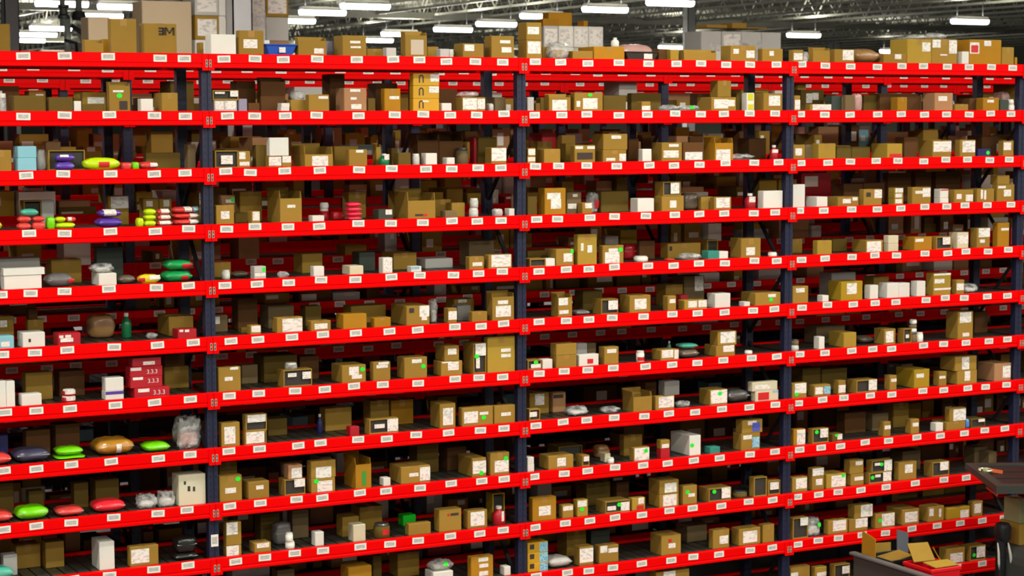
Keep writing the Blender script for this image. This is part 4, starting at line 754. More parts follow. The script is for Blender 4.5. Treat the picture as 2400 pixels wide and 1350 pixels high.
('bx','kl',4.159,.05,3.0672,.129,.1,.08,[('L',.08,.045,.086,.054)],'cardboard_box','carton','small pale buff carton with white label, sixth shelf, silver bag bay, first from neon end',5),
('bx','kl',4.29,.05,3.0672,.094,.084,.076,[('L',.049,.046,.083,.057)],'cardboard_box','carton','small pale buff carton with white label, sixth shelf, silver bag bay, second from neon end',5),
('bx','redd',4.281,.3,3.0672,.076,.08,.101,[],'product_box','box','set-back small red box, sixth shelf, silver bag bay',5),
('bx','k',4.181,.38,3.0672,.174,.156,.184,[],'cardboard_box','carton','set-back brown carton, sixth shelf, silver bag bay',5),
('bx','dull',4.378,.4,3.0672,.209,.185,.248,[('L',.153,.182,.089,.128)],'cardboard_box','carton','set-back grey brown carton with white label, sixth shelf, silver bag bay',5),
('bx','w',4.465,.05,3.0672,.156,.123,.122,[],'product_box','box','white box, sixth shelf, silver bag bay',5),
('bx','w',4.761,.05,3.0672,.061,.08,.039,[],'product_box','box','tiny white box, sixth shelf, silver bag bay',5),
('bx','k',4.877,.05,3.0672,.263,.218,.108,[('L',.171,.081,.082,.027),('G',.16,.047,.042,.036)],'cardboard_box','carton','low brown carton with green sticker and label, sixth shelf, silver bag bay',5),
('bx','k',5.267,.05,3.0672,.165,.149,.149,[('L',.079,.114,.092,.037)],'cardboard_box','carton','brown carton with white label, sixth shelf, lift truck bay',5),
('bx','w',5.585,.05,3.0672,.067,.08,.057,[],'product_box','box','tiny white box, sixth shelf, lift truck bay',5),
('bx','yelk',5.785,.05,3.0672,.235,.187,.168,[('L',.116,.104,.107,.095)],'cardboard_box','carton','yellowish carton with white label, sixth shelf, lift truck bay',5),
('bx','gw',5.944,.4,3.0672,.27,.185,.216,[],'product_box','box','set-back pale grey box, sixth shelf, lift truck bay',5),
('bx','w',6.103,.05,3.0672,.092,.083,.124,[],'product_box','box','small white box, sixth shelf, lift truck bay, first such from neon end',5),
('bx','w',6.294,.05,3.0672,.127,.122,.135,[],'product_box','box','small white box, sixth shelf, lift truck bay, second such from neon end',5),
('bx','w',6.423,.05,3.0672,.125,.112,.129,[],'product_box','box','small white box, sixth shelf, lift truck bay, third such from neon end',5),
('bx','w',6.628,.05,3.0672,.099,.089,.138,[],'product_box','box','small white box, sixth shelf, lift truck bay, fourth such from neon end',5),
('bx','kl',6.818,.05,3.0672,.199,.106,.199,[('L',.066,.129,.112,.039),('L',.099,.189,.193,.017),('L',.101,.057,.191,.018)],'cardboard_box','carton','pale buff carton with several white labels, sixth shelf, lift truck bay',5),
('bx','k',7.082,.05,3.0672,.094,.07,.13,[('L',.044,.068,.083,.062)],'cardboard_box','carton','small brown carton with white label, sixth shelf, lift truck bay',5),
('cb','clear',7.192,.05,3.0672,.19,.171,.086,[],'plastic_bag','plastic bag','small clear plastic bag, sixth shelf, lift truck bay',5),
('bx','k',6.436,.42,3.0672,.172,.155,.159,[],'cardboard_box','carton','set-back brown carton, sixth shelf, lift truck bay',5),
('bx','w',-1.59,.05,2.6528,.089,.08,.19,[],'product_box','box','small tall white box, seventh shelf, neon bag bay, first such from neon end',6),
('bx','w',-1.499,.05,2.6528,.06,.08,.186,[],'product_box','box','small tall white box, seventh shelf, neon bag bay, second such from neon end',6),
('bx','w',-1.393,.05,2.6528,.142,.102,.083,[],'product_box','box','small white box, seventh shelf, neon bag bay',6),
('bx','k',-1.303,.3,2.6528,.196,.117,.2,[],'cardboard_box','carton','set-back brown carton, seventh shelf, neon bag bay, first such from neon end',6),
('bx','brown',-1.037,.38,2.6528,.187,.168,.186,[],'cardboard_box','carton','set-back dark brown carton, seventh shelf, neon bag bay',6),
('jr','redd',-1.096,.05,2.6528,.099,.099,.047,[('L',.058,.029,.069,.028)],'jar','jar','tiny red jar with white label, seventh shelf, neon bag bay',6),
('jr','redd',-1.091,.05,2.6998,.093,.093,.046,[('L',.051,.029,.078,.03)],'jar','jar','stacked tiny red jar with white label, seventh shelf, neon bag bay',6),
('bx','w',-.791,.05,2.6528,.136,.1,.064,[('V',.068,.05,.132,.023)],'product_box','box','small white box with purple band, seventh shelf, neon bag bay',6),
('bx','w',-.789,.05,2.7165,.135,.097,.097,[],'product_box','box','stacked small white box, seventh shelf, neon bag bay',6),
('bx','redd',-.576,.05,2.6528,.265,.177,.072,[('L',.07,.052,.084,.025),('P2',.185,.031,.129,.048)],'product_box','box','low red box with white label, seventh shelf, neon bag bay',6),
('bx','redd',-.603,.05,2.7244,.239,.136,.082,[('L',.055,.07,.076,.02),('P2',.169,.047,.12,.044)],'product_box','box','stacked low red box with white label, seventh shelf, neon bag bay, second from neon end',6),
('bx','redd',-.605,.05,2.8060,.243,.123,.075,[('L',.044,.058,.08,.022),('P2',.164,.033,.12,.043)],'product_box','box','stacked low red box with white label, seventh shelf, neon bag bay, first from neon end',6),
('bx','redd',-.587,.05,2.8810,.217,.109,.064,[('L',.124,.023,.088,.025)],'product_box','box','stacked small low red box with white label, seventh shelf, neon bag bay',6),
('bx','k',-.24,.4,2.6528,.192,.174,.166,[],'cardboard_box','carton','set-back brown carton, seventh shelf, neon bag bay, second such from neon end',6),
('bx','brown',-.236,.4,2.8187,.159,.143,.091,[],'cardboard_box','carton','stacked small dark brown carton, seventh shelf, neon bag bay',6),
('bx','k',.063,.05,2.6528,.176,.07,.183,[('L',.081,.095,.062,.028),('L',.124,.171,.063,.02)],'cardboard_box','carton','brown carton with several white labels, seventh shelf, horseshoe box bay, first such from neon end',6),
('bx','dull',.365,.38,2.6528,.13,.117,.145,[],'cardboard_box','carton','set-back grey brown carton, seventh shelf, horseshoe box bay',6),
('bx','dk',.534,.35,2.6528,.273,.235,.208,[],'cardboard_box','carton','set-back olive brown carton, seventh shelf, horseshoe box bay',6),
('bx','brown',.84,.38,2.6528,.159,.143,.182,[],'cardboard_box','carton','set-back dark brown carton, seventh shelf, horseshoe box bay',6),
('of','k',.577,.05,2.6528,.23,.123,.131,[('L',.07,.091,.069,.029),('L',.187,.083,.069,.054)],'open_carton','open carton','brown open-fronted carton with several white labels, seventh shelf, horseshoe box bay',6),
('jr','clear',.609,.05,2.7839,.095,.095,.049,[],'jar','jar','stacked tiny clear jar, seventh shelf, horseshoe box bay',6),
('bx','k',1.054,.05,2.6528,.199,.215,.135,[('L',.099,.091,.08,.063),('L',.123,.044,.085,.03),('G',.17,.099,.042,.036)],'cardboard_box','carton','brown carton with green sticker, seventh shelf, horseshoe box bay, first from neon end',6),
('bx','k',1.315,.05,2.6528,.145,.07,.146,[('L',.087,.135,.086,.018),('L',.074,.111,.095,.025)],'cardboard_box','carton','brown carton with several white labels, seventh shelf, horseshoe box bay, second such from neon end',6),
('bx','k',1.578,.05,2.6528,.196,.141,.164,[('L',.107,.134,.083,.03),('G',.162,.09,.042,.036)],'cardboard_box','carton','brown carton with green sticker, seventh shelf, horseshoe box bay, second from neon end',6),
('bx','k',1.895,.05,2.6528,.186,.142,.115,[('L',.05,.108,.084,.011),('L',.106,.076,.094,.066)],'cardboard_box','carton','brown carton with several white labels, seventh shelf, horseshoe box bay, third such from neon end',6),
('bx','k',1.926,.05,2.7678,.127,.172,.122,[('L',.066,.076,.075,.047)],'cardboard_box','carton','stacked small brown carton with white label, seventh shelf, horseshoe box bay',6),
('of','k',2.178,.05,2.6528,.113,.179,.243,[('L',.064,.192,.093,.096),('L',.039,.088,.033,.088),('G',.029,.14,.042,.036)],'open_carton','open carton','tall brown open-fronted carton with green sticker and label, seventh shelf, horseshoe box bay',6),
('bx','kl',2.305,.05,2.6528,.247,.07,.284,[('L',.164,.174,.087,.027),('L',.164,.131,.087,.027)],'cardboard_box','carton','large pale buff carton with several white labels, seventh shelf, horseshoe box bay',6),
('of','k',2.666,.05,2.6528,.125,.112,.079,[('L',.074,.03,.089,.032),('G',.074,.059,.042,.034)],'open_carton','open carton','small brown open-fronted carton with green sticker and label, seventh shelf, silver bag bay',6),
('bx','w',2.804,.05,2.6528,.091,.082,.077,[],'product_box','box','small white box, seventh shelf, silver bag bay',6),
('bx','k',2.93,.05,2.6528,.19,.103,.102,[],'cardboard_box','carton','brown carton, seventh shelf, silver bag bay',6),
('bx','k',2.93,.05,2.7547,.19,.103,.093,[],'cardboard_box','carton','stacked small brown carton, seventh shelf, silver bag bay',6),
('bx','gw',3.262,.3,2.6528,.101,.091,.155,[],'product_box','box','set-back small tall pale grey box, seventh shelf, silver bag bay',6),
('bx','dull',3.365,.3,2.6528,.083,.08,.152,[],'cardboard_box','carton','set-back small tall grey brown carton, seventh shelf, silver bag bay',6),
('bx','w',3.143,.05,2.6528,.184,.07,.095,[('R',.104,.038,.056,.039)],'product_box','box','small white box with red mark, seventh shelf, silver bag bay',6),
('bx','k',3.382,.05,2.6528,.136,.096,.144,[('L',.069,.11,.087,.032)],'cardboard_box','carton','brown carton with white label, seventh shelf, silver bag bay',6),
('jr','w',3.712,.05,2.6528,.068,.068,.091,[('R',.034,.026,.064,.031)],'jar','jar','small white jar with red mark, seventh shelf, silver bag bay',6),
('bx','k',3.927,.05,2.6528,.175,.144,.088,[('L',.066,.054,.112,.065),('L',.153,.046,.041,.075)],'cardboard_box','carton','small brown carton with several white labels, seventh shelf, silver bag bay',6),
('bo','teal',4.159,.3,2.6528,.038,.038,.124,[],'bottle','bottle','set-back tiny tall teal bottle, seventh shelf, silver bag bay',6),
('pb','dull',4.136,.05,2.6528,.191,.172,.081,[],'poly_bag','bag','small grey brown bag, seventh shelf, silver bag bay',6),
('pb','teal',4.144,.05,2.7338,.172,.155,.046,[],'poly_bag','bag','stacked small low teal bag, seventh shelf, silver bag bay',6),
('bx','k',4.479,.05,2.6528,.192,.181,.092,[('L',.126,.063,.11,.055)],'cardboard_box','carton','small brown carton with white label, seventh shelf, silver bag bay',6),
('bx','k',4.495,.05,2.7451,.192,.124,.121,[('L',.101,.068,.149,.096)],'cardboard_box','carton','stacked brown carton with white label, seventh shelf, silver bag bay',6),
('jr','w',4.798,.05,2.6528,.067,.067,.031,[],'jar','jar','tiny white jar, seventh shelf, silver bag bay',6),
('jr','gw',5.27,.05,2.6528,.088,.088,.05,[],'jar','jar','tiny pale grey jar, seventh shelf, lift truck bay',6),
('jr','dull',5.283,.05,2.7030,.068,.068,.049,[],'jar','jar','stacked tiny grey brown jar, seventh shelf, lift truck bay, first such from neon end',6),
('bx','w',5.553,.05,2.6528,.06,.08,.11,[],'product_box','box','small tall white box, seventh shelf, lift truck bay',6),
('bx','kl',5.821,.05,2.6528,.138,.218,.13,[],'cardboard_box','carton','small pale buff carton, seventh shelf, lift truck bay',6),
('bx','dull',5.784,.4,2.6528,.316,.185,.153,[],'cardboard_box','carton','set-back grey brown carton, seventh shelf, lift truck bay',6),
('pb','dull',6.126,.2,2.6528,.162,.146,.069,[],'poly_bag','bag','small grey brown bag, seventh shelf, lift truck bay',6),
('bx','k',6.266,.05,2.6528,.129,.146,.139,[('L',.06,.069,.086,.101)],'cardboard_box','carton','small brown carton with white label, seventh shelf, lift truck bay',6),
('of','k',6.483,.05,2.6528,.091,.082,.131,[('L',.042,.063,.037,.031)],'open_carton','open carton','small brown open-fronted carton with white label, seventh shelf, lift truck bay',6),
('jr','dull',6.578,.05,2.6528,.078,.078,.092,[],'jar','jar','small grey brown jar, seventh shelf, lift truck bay',6),
('jr','w',6.576,.05,2.7450,.076,.076,.037,[],'jar','jar','stacked tiny white jar, seventh shelf, lift truck bay, first such from neon end',6),
('jr','dull',6.578,.05,2.7820,.071,.071,.039,[],'jar','jar','stacked tiny grey brown jar, seventh shelf, lift truck bay, second such from neon end',6),
('jr','w',6.584,.05,2.8209,.065,.065,.039,[],'jar','jar','stacked tiny white jar, seventh shelf, lift truck bay, second such from neon end',6),
('jr','w',6.66,.05,2.6528,.064,.064,.086,[],'jar','jar','tiny white jar, seventh shelf, lift truck bay',6),
('bx','k',7.107,.05,2.6528,.179,.166,.25,[('L',.088,.199,.135,.095),('L',.095,.041,.077,.034)],'cardboard_box','carton','brown carton with several white labels, seventh shelf, lift truck bay',6),
('bx','brown',7.59,.38,2.6528,.162,.205,.199,[],'cardboard_box','carton','set-back dark brown carton, seventh shelf, lift truck bay',6),
('pb','coral',-1.706,.05,2.2384,.249,.224,.089,[],'poly_bag','bag','low coral red bag, eighth shelf, neon bag bay',7),
('pb','navyg',-1.45,.05,2.2384,.269,.242,.104,[],'poly_bag','bag','low slate navy bag, eighth shelf, neon bag bay',7),
('pb','lime',-1.156,.05,2.2384,.23,.207,.028,[],'poly_bag','bag','small low lime green bag, eighth shelf, neon bag bay, first such from neon end',7),
('pb','lime',-1.151,.05,2.2668,.206,.186,.063,[],'poly_bag','bag','stacked small low lime green bag, eighth shelf, neon bag bay',7),
('pb','paper2',-.867,.05,2.2384,.305,.274,.129,[('L',.17,.053,.038,.066)],'poly_bag','bag','amber paper bag with white label, eighth shelf, neon bag bay',7),
('pb','lime',-.508,.05,2.2384,.211,.19,.073,[],'poly_bag','bag','small low lime green bag, eighth shelf, neon bag bay, second such from neon end',7),
('cb','cmix',-.256,.05,2.2384,.208,.191,.244,[],'plastic_bag','plastic bag','clear plastic bag, eighth shelf, neon bag bay',7),
('bx','brown',-1.298,.35,2.2384,.175,.103,.188,[],'cardboard_box','carton','set-back dark brown carton, eighth shelf, neon bag bay, first such from neon end',7),
('bx','brown',-1.082,.35,2.2384,.179,.161,.215,[],'cardboard_box','carton','set-back dark brown carton, eighth shelf, neon bag bay, second such from neon end',7),
('bx','navy',-1.499,.3,2.2384,.061,.08,.18,[],'product_box','box','set-back small tall navy blue box, eighth shelf, neon bag bay',7),
('bx','k',.08,.05,2.2384,.145,.07,.181,[('L',.066,.085,.086,.128)],'cardboard_box','carton','brown carton with white label, eighth shelf, horseshoe box bay, first such from neon end',7),
('of','k',.265,.05,2.2384,.169,.07,.101,[('L',.081,.053,.144,.085)],'open_carton','open carton','small brown open-fronted carton with white label, eighth shelf, horseshoe box bay',7),
('of','k',.271,.05,2.3397,.168,.07,.126,[('L',.086,.095,.144,.056)],'open_carton','open carton','stacked brown open-fronted carton with white label, eighth shelf, horseshoe box bay',7),
('bx','dk',.558,.35,2.2384,.159,.143,.131,[],'cardboard_box','carton','set-back olive brown carton, eighth shelf, horseshoe box bay',7),
('bx','k',1.034,.35,2.2384,.223,.12,.179,[],'cardboard_box','carton','set-back brown carton, eighth shelf, horseshoe box bay, first such from neon end',7),
('bo','navy',.945,.28,2.2384,.045,.045,.151,[],'bottle','bottle','set-back small tall navy blue bottle, eighth shelf, horseshoe box bay',7),
('bx','redd',1.116,.05,2.2384,.078,.08,.072,[],'product_box','box','tiny red box, eighth shelf, horseshoe box bay',7),
('of','k',1.278,.05,2.2384,.243,.093,.116,[('L',.196,.062,.091,.096),('L',.084,.06,.086,.032)],'open_carton','open carton','brown open-fronted carton with several white labels, eighth shelf, horseshoe box bay',7),
('bx','k',1.439,.4,2.2384,.163,.147,.206,[],'cardboard_box','carton','set-back brown carton, eighth shelf, horseshoe box bay, second such from neon end',7),
('bx','o',1.619,.4,2.2384,.195,.176,.194,[],'cardboard_box','carton','set-back orange brown carton, eighth shelf, horseshoe box bay',7),
('bx','k',1.882,.05,2.2384,.137,.181,.196,[('L',.071,.092,.089,.135)],'cardboard_box','carton','brown carton with white label, eighth shelf, horseshoe box bay, second such from neon end',7),
('bx','k',2.077,.05,2.2384,.276,.07,.148,[('L',.078,.07,.123,.091),('L',.193,.094,.077,.023),('G',.191,.061,.042,.036)],'cardboard_box','carton','brown carton with green sticker and label, eighth shelf, horseshoe box bay',7),
('bx','k',2.364,.05,2.2384,.188,.07,.145,[('L',.104,.073,.087,.028)],'cardboard_box','carton','brown carton with white label, eighth shelf, horseshoe box bay, third such from neon end',7),
('of','k',2.68,.05,2.2384,.099,.07,.095,[('L',.035,.052,.067,.04)],'open_carton','open carton','small brown open-fronted carton with white label, eighth shelf, silver bag bay',7),
('bx','k',2.845,.35,2.2384,.182,.164,.175,[('L',.093,.119,.086,.091)],'cardboard_box','carton','set-back brown carton with white label, eighth shelf, silver bag bay',7),
('bx','kp',3.063,.35,2.2384,.123,.07,.166,[('K',.051,.133,.092,.029)],'cardboard_box','carton','set-back pinkish tan carton with dark print, eighth shelf, silver bag bay',7),
('cb','clear',3.068,.05,2.2384,.194,.175,.081,[],'plastic_bag','plastic bag','small clear plastic bag, eighth shelf, silver bag bay',7),
('cb','clear',3.393,.05,2.2384,.177,.16,.054,[],'plastic_bag','plastic bag','small low clear plastic bag, eighth shelf, silver bag bay, first such from neon end',7),
('fl','k',3.661,.05,2.2384,.18,.173,.125,[],'flap_carton','open carton','brown open-top carton, eighth shelf, silver bag bay',7),
('bx','k',3.879,.05,2.2384,.184,.07,.116,[('L',.103,.063,.149,.092)],'cardboard_box','carton','brown carton with white label, eighth shelf, silver bag bay',7),
('bx','grey',3.965,.05,2.3540,.149,.1,.119,[],'product_box','box','stacked small grey box, eighth shelf, silver bag bay',7),
('bx','brown',3.979,.38,2.2384,.113,.159,.188,[],'cardboard_box','carton','set-back tall dark brown carton, eighth shelf, silver bag bay',7),
('cb','clear',4.115,.05,2.2384,.134,.121,.053,[],'plastic_bag','plastic bag','small low clear plastic bag, eighth shelf, silver bag bay, second such from neon end',7),
('bx','k',4.419,.05,2.2384,.178,.169,.132,[('L',.091,.072,.165,.113),('G',.101,.097,.042,.036)],'cardboard_box','carton','brown carton with green sticker and label, eighth shelf, silver bag bay',7),
('pb','dkgrey',4.608,.05,2.2384,.243,.219,.119,[],'poly_bag','bag','dark grey bag, eighth shelf, silver bag bay',7),
('bx','cream',4.885,.05,2.2384,.242,.07,.089,[('B',.207,.077,.057,.02),('R',.084,.044,.113,.064)],'product_box','box','low cream box with red mark, eighth shelf, silver bag bay',7),
('bx','cream',4.851,.05,2.3269,.264,.07,.081,[('L',.106,.036,.157,.039)],'product_box','box','stacked low cream box with white label, eighth shelf, silver bag bay',7),
('bx','k',5.271,.05,2.2384,.155,.07,.133,[('L',.088,.086,.121,.088),('G',.046,.034,.042,.036)],'cardboard_box','carton','brown carton with green sticker and label, eighth shelf, lift truck bay',7),
('bx','k',5.506,.05,2.2384,.176,.094,.101,[('L',.052,.051,.082,.063),('B',.139,.052,.071,.067)],'cardboard_box','carton','small brown carton with blue label, eighth shelf, lift truck bay',7),
('bx','k',5.768,.05,2.2384,.079,.08,.125,[('L',.039,.051,.075,.067)],'cardboard_box','carton','small tall brown carton with white label, eighth shelf, lift truck bay, first from neon end',7),
('of','k',5.965,.05,2.2384,.226,.134,.113,[('L',.179,.064,.091,.093)],'open_carton','open carton','brown open-fronted carton with white label, eighth shelf, lift truck bay',7),
('bx','k',6.336,.05,2.2384,.079,.08,.133,[('L',.045,.089,.061,.028)],'cardboard_box','carton','small tall brown carton with white label, eighth shelf, lift truck bay, second from neon end',7),
('bx','yelk',6.613,.05,2.2384,.175,.259,.167,[('L',.066,.111,.087,.035)],'cardboard_box','carton','yellowish carton with white label, eighth shelf, lift truck bay',7),
('bx','k',6.897,.05,2.2384,.09,.081,.131,[('L',.04,.08,.069,.024)],'cardboard_box','carton','small brown carton with white label, eighth shelf, lift truck bay',7),
('bx','k',7.11,.05,2.2384,.234,.178,.123,[('L',.119,.073,.065,.088)],'cardboard_box','carton','brown carton with white label, eighth shelf, lift truck bay',7),
('bx','k',7.082,.05,2.3618,.255,.208,.132,[('L',.123,.068,.085,.114)],'cardboard_box','carton','stacked brown carton with white label, eighth shelf, lift truck bay',7),
('bx','kp',7.549,.05,2.2384,.203,.229,.164,[('L',.148,.083,.094,.111)],'cardboard_box','carton','pinkish tan carton with white label, eighth shelf, lift truck bay',7),
('bx','dk',5.601,.35,2.2384,.198,.178,.207,[],'cardboard_box','carton','set-back olive brown carton, eighth shelf, lift truck bay, first such from neon end',7),
('bx','dk',5.811,.35,2.2384,.281,.235,.186,[],'cardboard_box','carton','set-back olive brown carton, eighth shelf, lift truck bay, second such from neon end',7),
('pb','coral',-1.717,.05,1.8239,.26,.234,.089,[],'poly_bag','bag','low coral red bag, ninth shelf, neon bag bay',8),
('pb','lime',-1.445,.05,1.8239,.239,.215,.102,[],'poly_bag','bag','lime green bag, ninth shelf, neon bag bay',8),
('pb','coral',-1.161,.05,1.8239,.212,.191,.07,[],'poly_bag','bag','small low coral red bag, ninth shelf, neon bag bay',8),
('pb','hotr',-.889,.05,1.8239,.25,.225,.093,[],'poly_bag','bag','low red pink bag, ninth shelf, neon bag bay',8),
('cb','clear',-.561,.05,1.8239,.154,.139,.104,[],'plastic_bag','plastic bag','small clear plastic bag, ninth shelf, neon bag bay, first such from neon end',8),
('cb','clear',-.405,.05,1.8239,.133,.12,.116,[],'plastic_bag','plastic bag','small clear plastic bag, ninth shelf, neon bag bay, second such from neon end',8),
('bx','wcream',-.256,.05,1.8239,.208,.159,.23,[('K',.048,.171,.016,.026),('K',.078,.126,.02,.038),('K',.117,.121,.016,.034)],'product_box','box','cream white box with dark print, ninth shelf, neon bag bay',8),
('bx','dk',-1.567,.35,1.8239,.17,.153,.233,[],'cardboard_box','carton','set-back olive brown carton, ninth shelf, neon bag bay, first such from neon end',8),
('bx','dk',-.957,.35,1.8239,.108,.097,.188,[],'cardboard_box','carton','set-back tall olive brown carton, ninth shelf, neon bag bay',8),
('bx','dk',-.796,.35,1.8239,.178,.161,.194,[],'cardboard_box','carton','set-back olive brown carton, ninth shelf, neon bag bay, second such from neon end',8),
('bx','dk',-1.288,.35,1.8239,.11,.099,.155,[],'cardboard_box','carton','set-back small olive brown carton, ninth shelf, neon bag bay',8),
('bx','k',.058,.05,1.8239,.177,.07,.196,[('L',.087,.082,.084,.04),('G',.146,.165,.042,.036)],'cardboard_box','carton','brown carton with green sticker, ninth shelf, horseshoe box bay, first from neon end',8),
('bx','k',.174,.38,1.8239,.142,.128,.237,[],'cardboard_box','carton','set-back tall brown carton, ninth shelf, horseshoe box bay',8),
('bx','k',.286,.05,1.8239,.165,.149,.131,[('L',.09,.085,.059,.03)],'cardboard_box','carton','brown carton with white label, ninth shelf, horseshoe box bay',8),
('of','k',.574,.05,1.8239,.167,.124,.123,[('L',.122,.091,.086,.061)],'open_carton','open carton','brown open-fronted carton with white label, ninth shelf, horseshoe box bay',8),
('bx','kp',.607,.05,1.9470,.113,.099,.107,[('L',.066,.045,.082,.078)],'cardboard_box','carton','stacked small pinkish tan carton with white label, ninth shelf, horseshoe box bay',8),
('bx','k',.792,.05,1.8239,.196,.099,.11,[('L',.11,.047,.123,.082),('G',.04,.089,.042,.036)],'cardboard_box','carton','brown carton with green sticker, ninth shelf, horseshoe box bay, second from neon end',8),
('bx','k',.791,.05,1.9344,.203,.091,.133,[('L',.102,.044,.127,.085)],'cardboard_box','carton','stacked brown carton with white label, ninth shelf, horseshoe box bay',8),
('fl','o',1.159,.05,1.8239,.13,.229,.188,[('N',.07,.078,.035,.113)],'flap_carton','open carton','orange brown open-top carton with green print, ninth shelf, horseshoe box bay',8),
('bx','w',1.392,.05,1.8239,.061,.08,.063,[],'product_box','box','tiny white box, ninth shelf, horseshoe box bay',8),
('bx','k',1.543,.05,1.8239,.252,.226,.134,[('L',.206,.068,.088,.106),('L',.109,.068,.079,.028)],'cardboard_box','carton','brown carton with several white labels, ninth shelf, horseshoe box bay',8),
('bx','k',2.164,.05,1.8239,.125,.256,.152,[('L',.064,.078,.118,.101),('G',.081,.029,.042,.036)],'cardboard_box','carton','brown carton with green sticker, ninth shelf, horseshoe box bay, third from neon end',8),
('bx','k',2.327,.05,1.8239,.17,.07,.18,[('L',.1,.069,.126,.094),('G',.139,.129,.042,.036)],'cardboard_box','carton','brown carton with green sticker, ninth shelf, horseshoe box bay, fourth from neon end',8),
('bx','dk',1.844,.4,1.8239,.193,.163,.233,[],'cardboard_box','carton','set-back olive brown carton, ninth shelf, horseshoe box bay',8),
('bx','brown',2.113,.4,1.8239,.175,.158,.19,[],'cardboard_box','carton','set-back dark brown carton, ninth shelf, horseshoe box bay',8),
('bx','w',2.664,.05,1.8239,.061,.08,.061,[],'product_box','box','tiny white box, ninth shelf, silver bag bay',8),
('bx','w',2.664,.05,1.8853,.059,.08,.057,[],'product_box','box','stacked tiny white box, ninth shelf, silver bag bay',8),
('bx','k',2.857,.05,1.8239,.233,.165,.11,[('L',.12,.055,.08,.069)],'cardboard_box','carton','brown carton with white label, ninth shelf, silver bag bay',8),
('of','dk',3.118,.35,1.8239,.224,.201,.122,[],'open_carton','open carton','set-back olive brown open-fronted carton, ninth shelf, silver bag bay',8),
('of','k',3.171,.05,1.8239,.067,.111,.091,[('L',.039,.062,.051,.04)],'open_carton','open carton','small brown open-fronted carton with white label, ninth shelf, silver bag bay',8),
('pb','paper',3.467,.3,1.8239,.128,.115,.11,[],'poly_bag','bag','set-back small brown paper bag, ninth shelf, silver bag bay',8),
('bx','cream',3.429,.12,1.8239,.054,.08,.075,[],'product_box','box','tiny cream box, ninth shelf, silver bag bay',8),
('jr','w',3.432,.05,1.8239,.054,.054,.048,[],'jar','jar','tiny white jar, ninth shelf, silver bag bay',8),
('bx','k',3.721,.3,1.8239,.181,.07,.176,[],'cardboard_box','carton','set-back brown carton, ninth shelf, silver bag bay',8),
('bx','k',3.665,.05,1.8239,.153,.07,.114,[('L',.079,.057,.142,.103),('G',.118,.081,.042,.036)],'cardboard_box','carton','small brown carton with green sticker and label, ninth shelf, silver bag bay',8),
('bx','redd',3.931,.05,1.8239,.09,.07,.083,[],'product_box','box','small red box, ninth shelf, silver bag bay',8),
('bx','k',3.93,.05,1.9071,.09,.07,.073,[('L',.045,.023,.069,.033)],'cardboard_box','carton','stacked small brown carton with white label, ninth shelf, silver bag bay',8),
('bx','w',4.216,.05,1.8239,.113,.3,.172,[('G',.025,.089,.042,.036)],'product_box','box','tall white box with green sticker, ninth shelf, silver bag bay',8),
('bx','teal',4.425,.05,1.8239,.101,.091,.056,[],'product_box','box','tiny teal box, ninth shelf, silver bag bay',8),
('bx','k',4.741,.05,1.8239,.196,.126,.146,[('L',.064,.113,.089,.035),('B',.151,.064,.074,.09)],'cardboard_box','carton','brown carton with blue label, ninth shelf, silver bag bay',8),
('bx','k',4.749,.05,1.9696,.212,.098,.117,[('L',.105,.089,.09,.035),('U',.145,.051,.079,.076)],'cardboard_box','carton','stacked brown carton with blue tape, ninth shelf, silver bag bay',8),
('bx','o',5.291,.05,1.8239,.125,.07,.141,[('L',.079,.071,.088,.13)],'cardboard_box','carton','small orange brown carton with white label, ninth shelf, lift truck bay',8),
('of','k',5.494,.05,1.8239,.171,.07,.129,[('L',.121,.087,.083,.078),('G',.042,.101,.042,.036)],'open_carton','open carton','brown open-fronted carton with green sticker and label, ninth shelf, lift truck bay',8),
('bx','dk',5.71,.05,1.8239,.108,.097,.069,[('L',.079,.04,.053,.047),('G',.043,.055,.042,.023)],'cardboard_box','carton','small olive brown carton with green sticker and label, ninth shelf, lift truck bay',8),
('bx','k',6.274,.05,1.8239,.081,.08,.134,[('L',.045,.083,.067,.034)],'cardboard_box','carton','small tall brown carton with white label, ninth shelf, lift truck bay',8),
('bx','k',6.584,.05,1.8239,.095,.085,.133,[('L',.052,.083,.068,.035)],'cardboard_box','carton','small brown carton with white label, ninth shelf, lift truck bay',8),
('bx','w',6.871,.05,1.8239,.085,.08,.077,[],'product_box','box','small white box, ninth shelf, lift truck bay',8),
('bx','k',6.993,.05,1.8239,.224,.202,.077,[],'cardboard_box','carton','small low brown carton, ninth shelf, lift truck bay',8),
('bx','k',7.029,.05,1.9011,.192,.07,.123,[('L',.116,.059,.147,.105)],'cardboard_box','carton','stacked brown carton with white label, ninth shelf, lift truck bay',8),
('pb','blue2',7.226,.05,1.8239,.047,.08,.091,[],'poly_bag','bag','tiny tall sky blue bag, ninth shelf, lift truck bay',8),
('of','dk',7.284,.05,1.8239,.164,.147,.082,[('L',.121,.064,.077,.026)],'open_carton','open carton','small olive brown open-fronted carton with white label, ninth shelf, lift truck bay',8),
('bx','brown',6.074,.35,1.8239,.236,.129,.189,[],'cardboard_box','carton','set-back dark brown carton, ninth shelf, lift truck bay',8),
('bx','dull',6.384,.35,1.8239,.185,.166,.156,[],'cardboard_box','carton','set-back grey brown carton, ninth shelf, lift truck bay',8),
('bx','k',6.664,.4,1.8239,.181,.163,.229,[],'cardboard_box','carton','set-back brown carton, ninth shelf, lift truck bay',8),
('pb','teal',-1.713,.05,1.4095,.248,.146,.106,[],'poly_bag','bag','teal bag, tenth shelf, neon bag bay',9),
('bx','gw',-1.518,.2,1.4095,.1,.09,.155,[],'product_box','box','small tall pale grey box, tenth shelf, neon bag bay',9),
('bx','k',-1.189,.3,1.4095,.137,.123,.193,[],'cardboard_box','carton','set-back brown carton, tenth shelf, neon bag bay, second such from neon end',9),
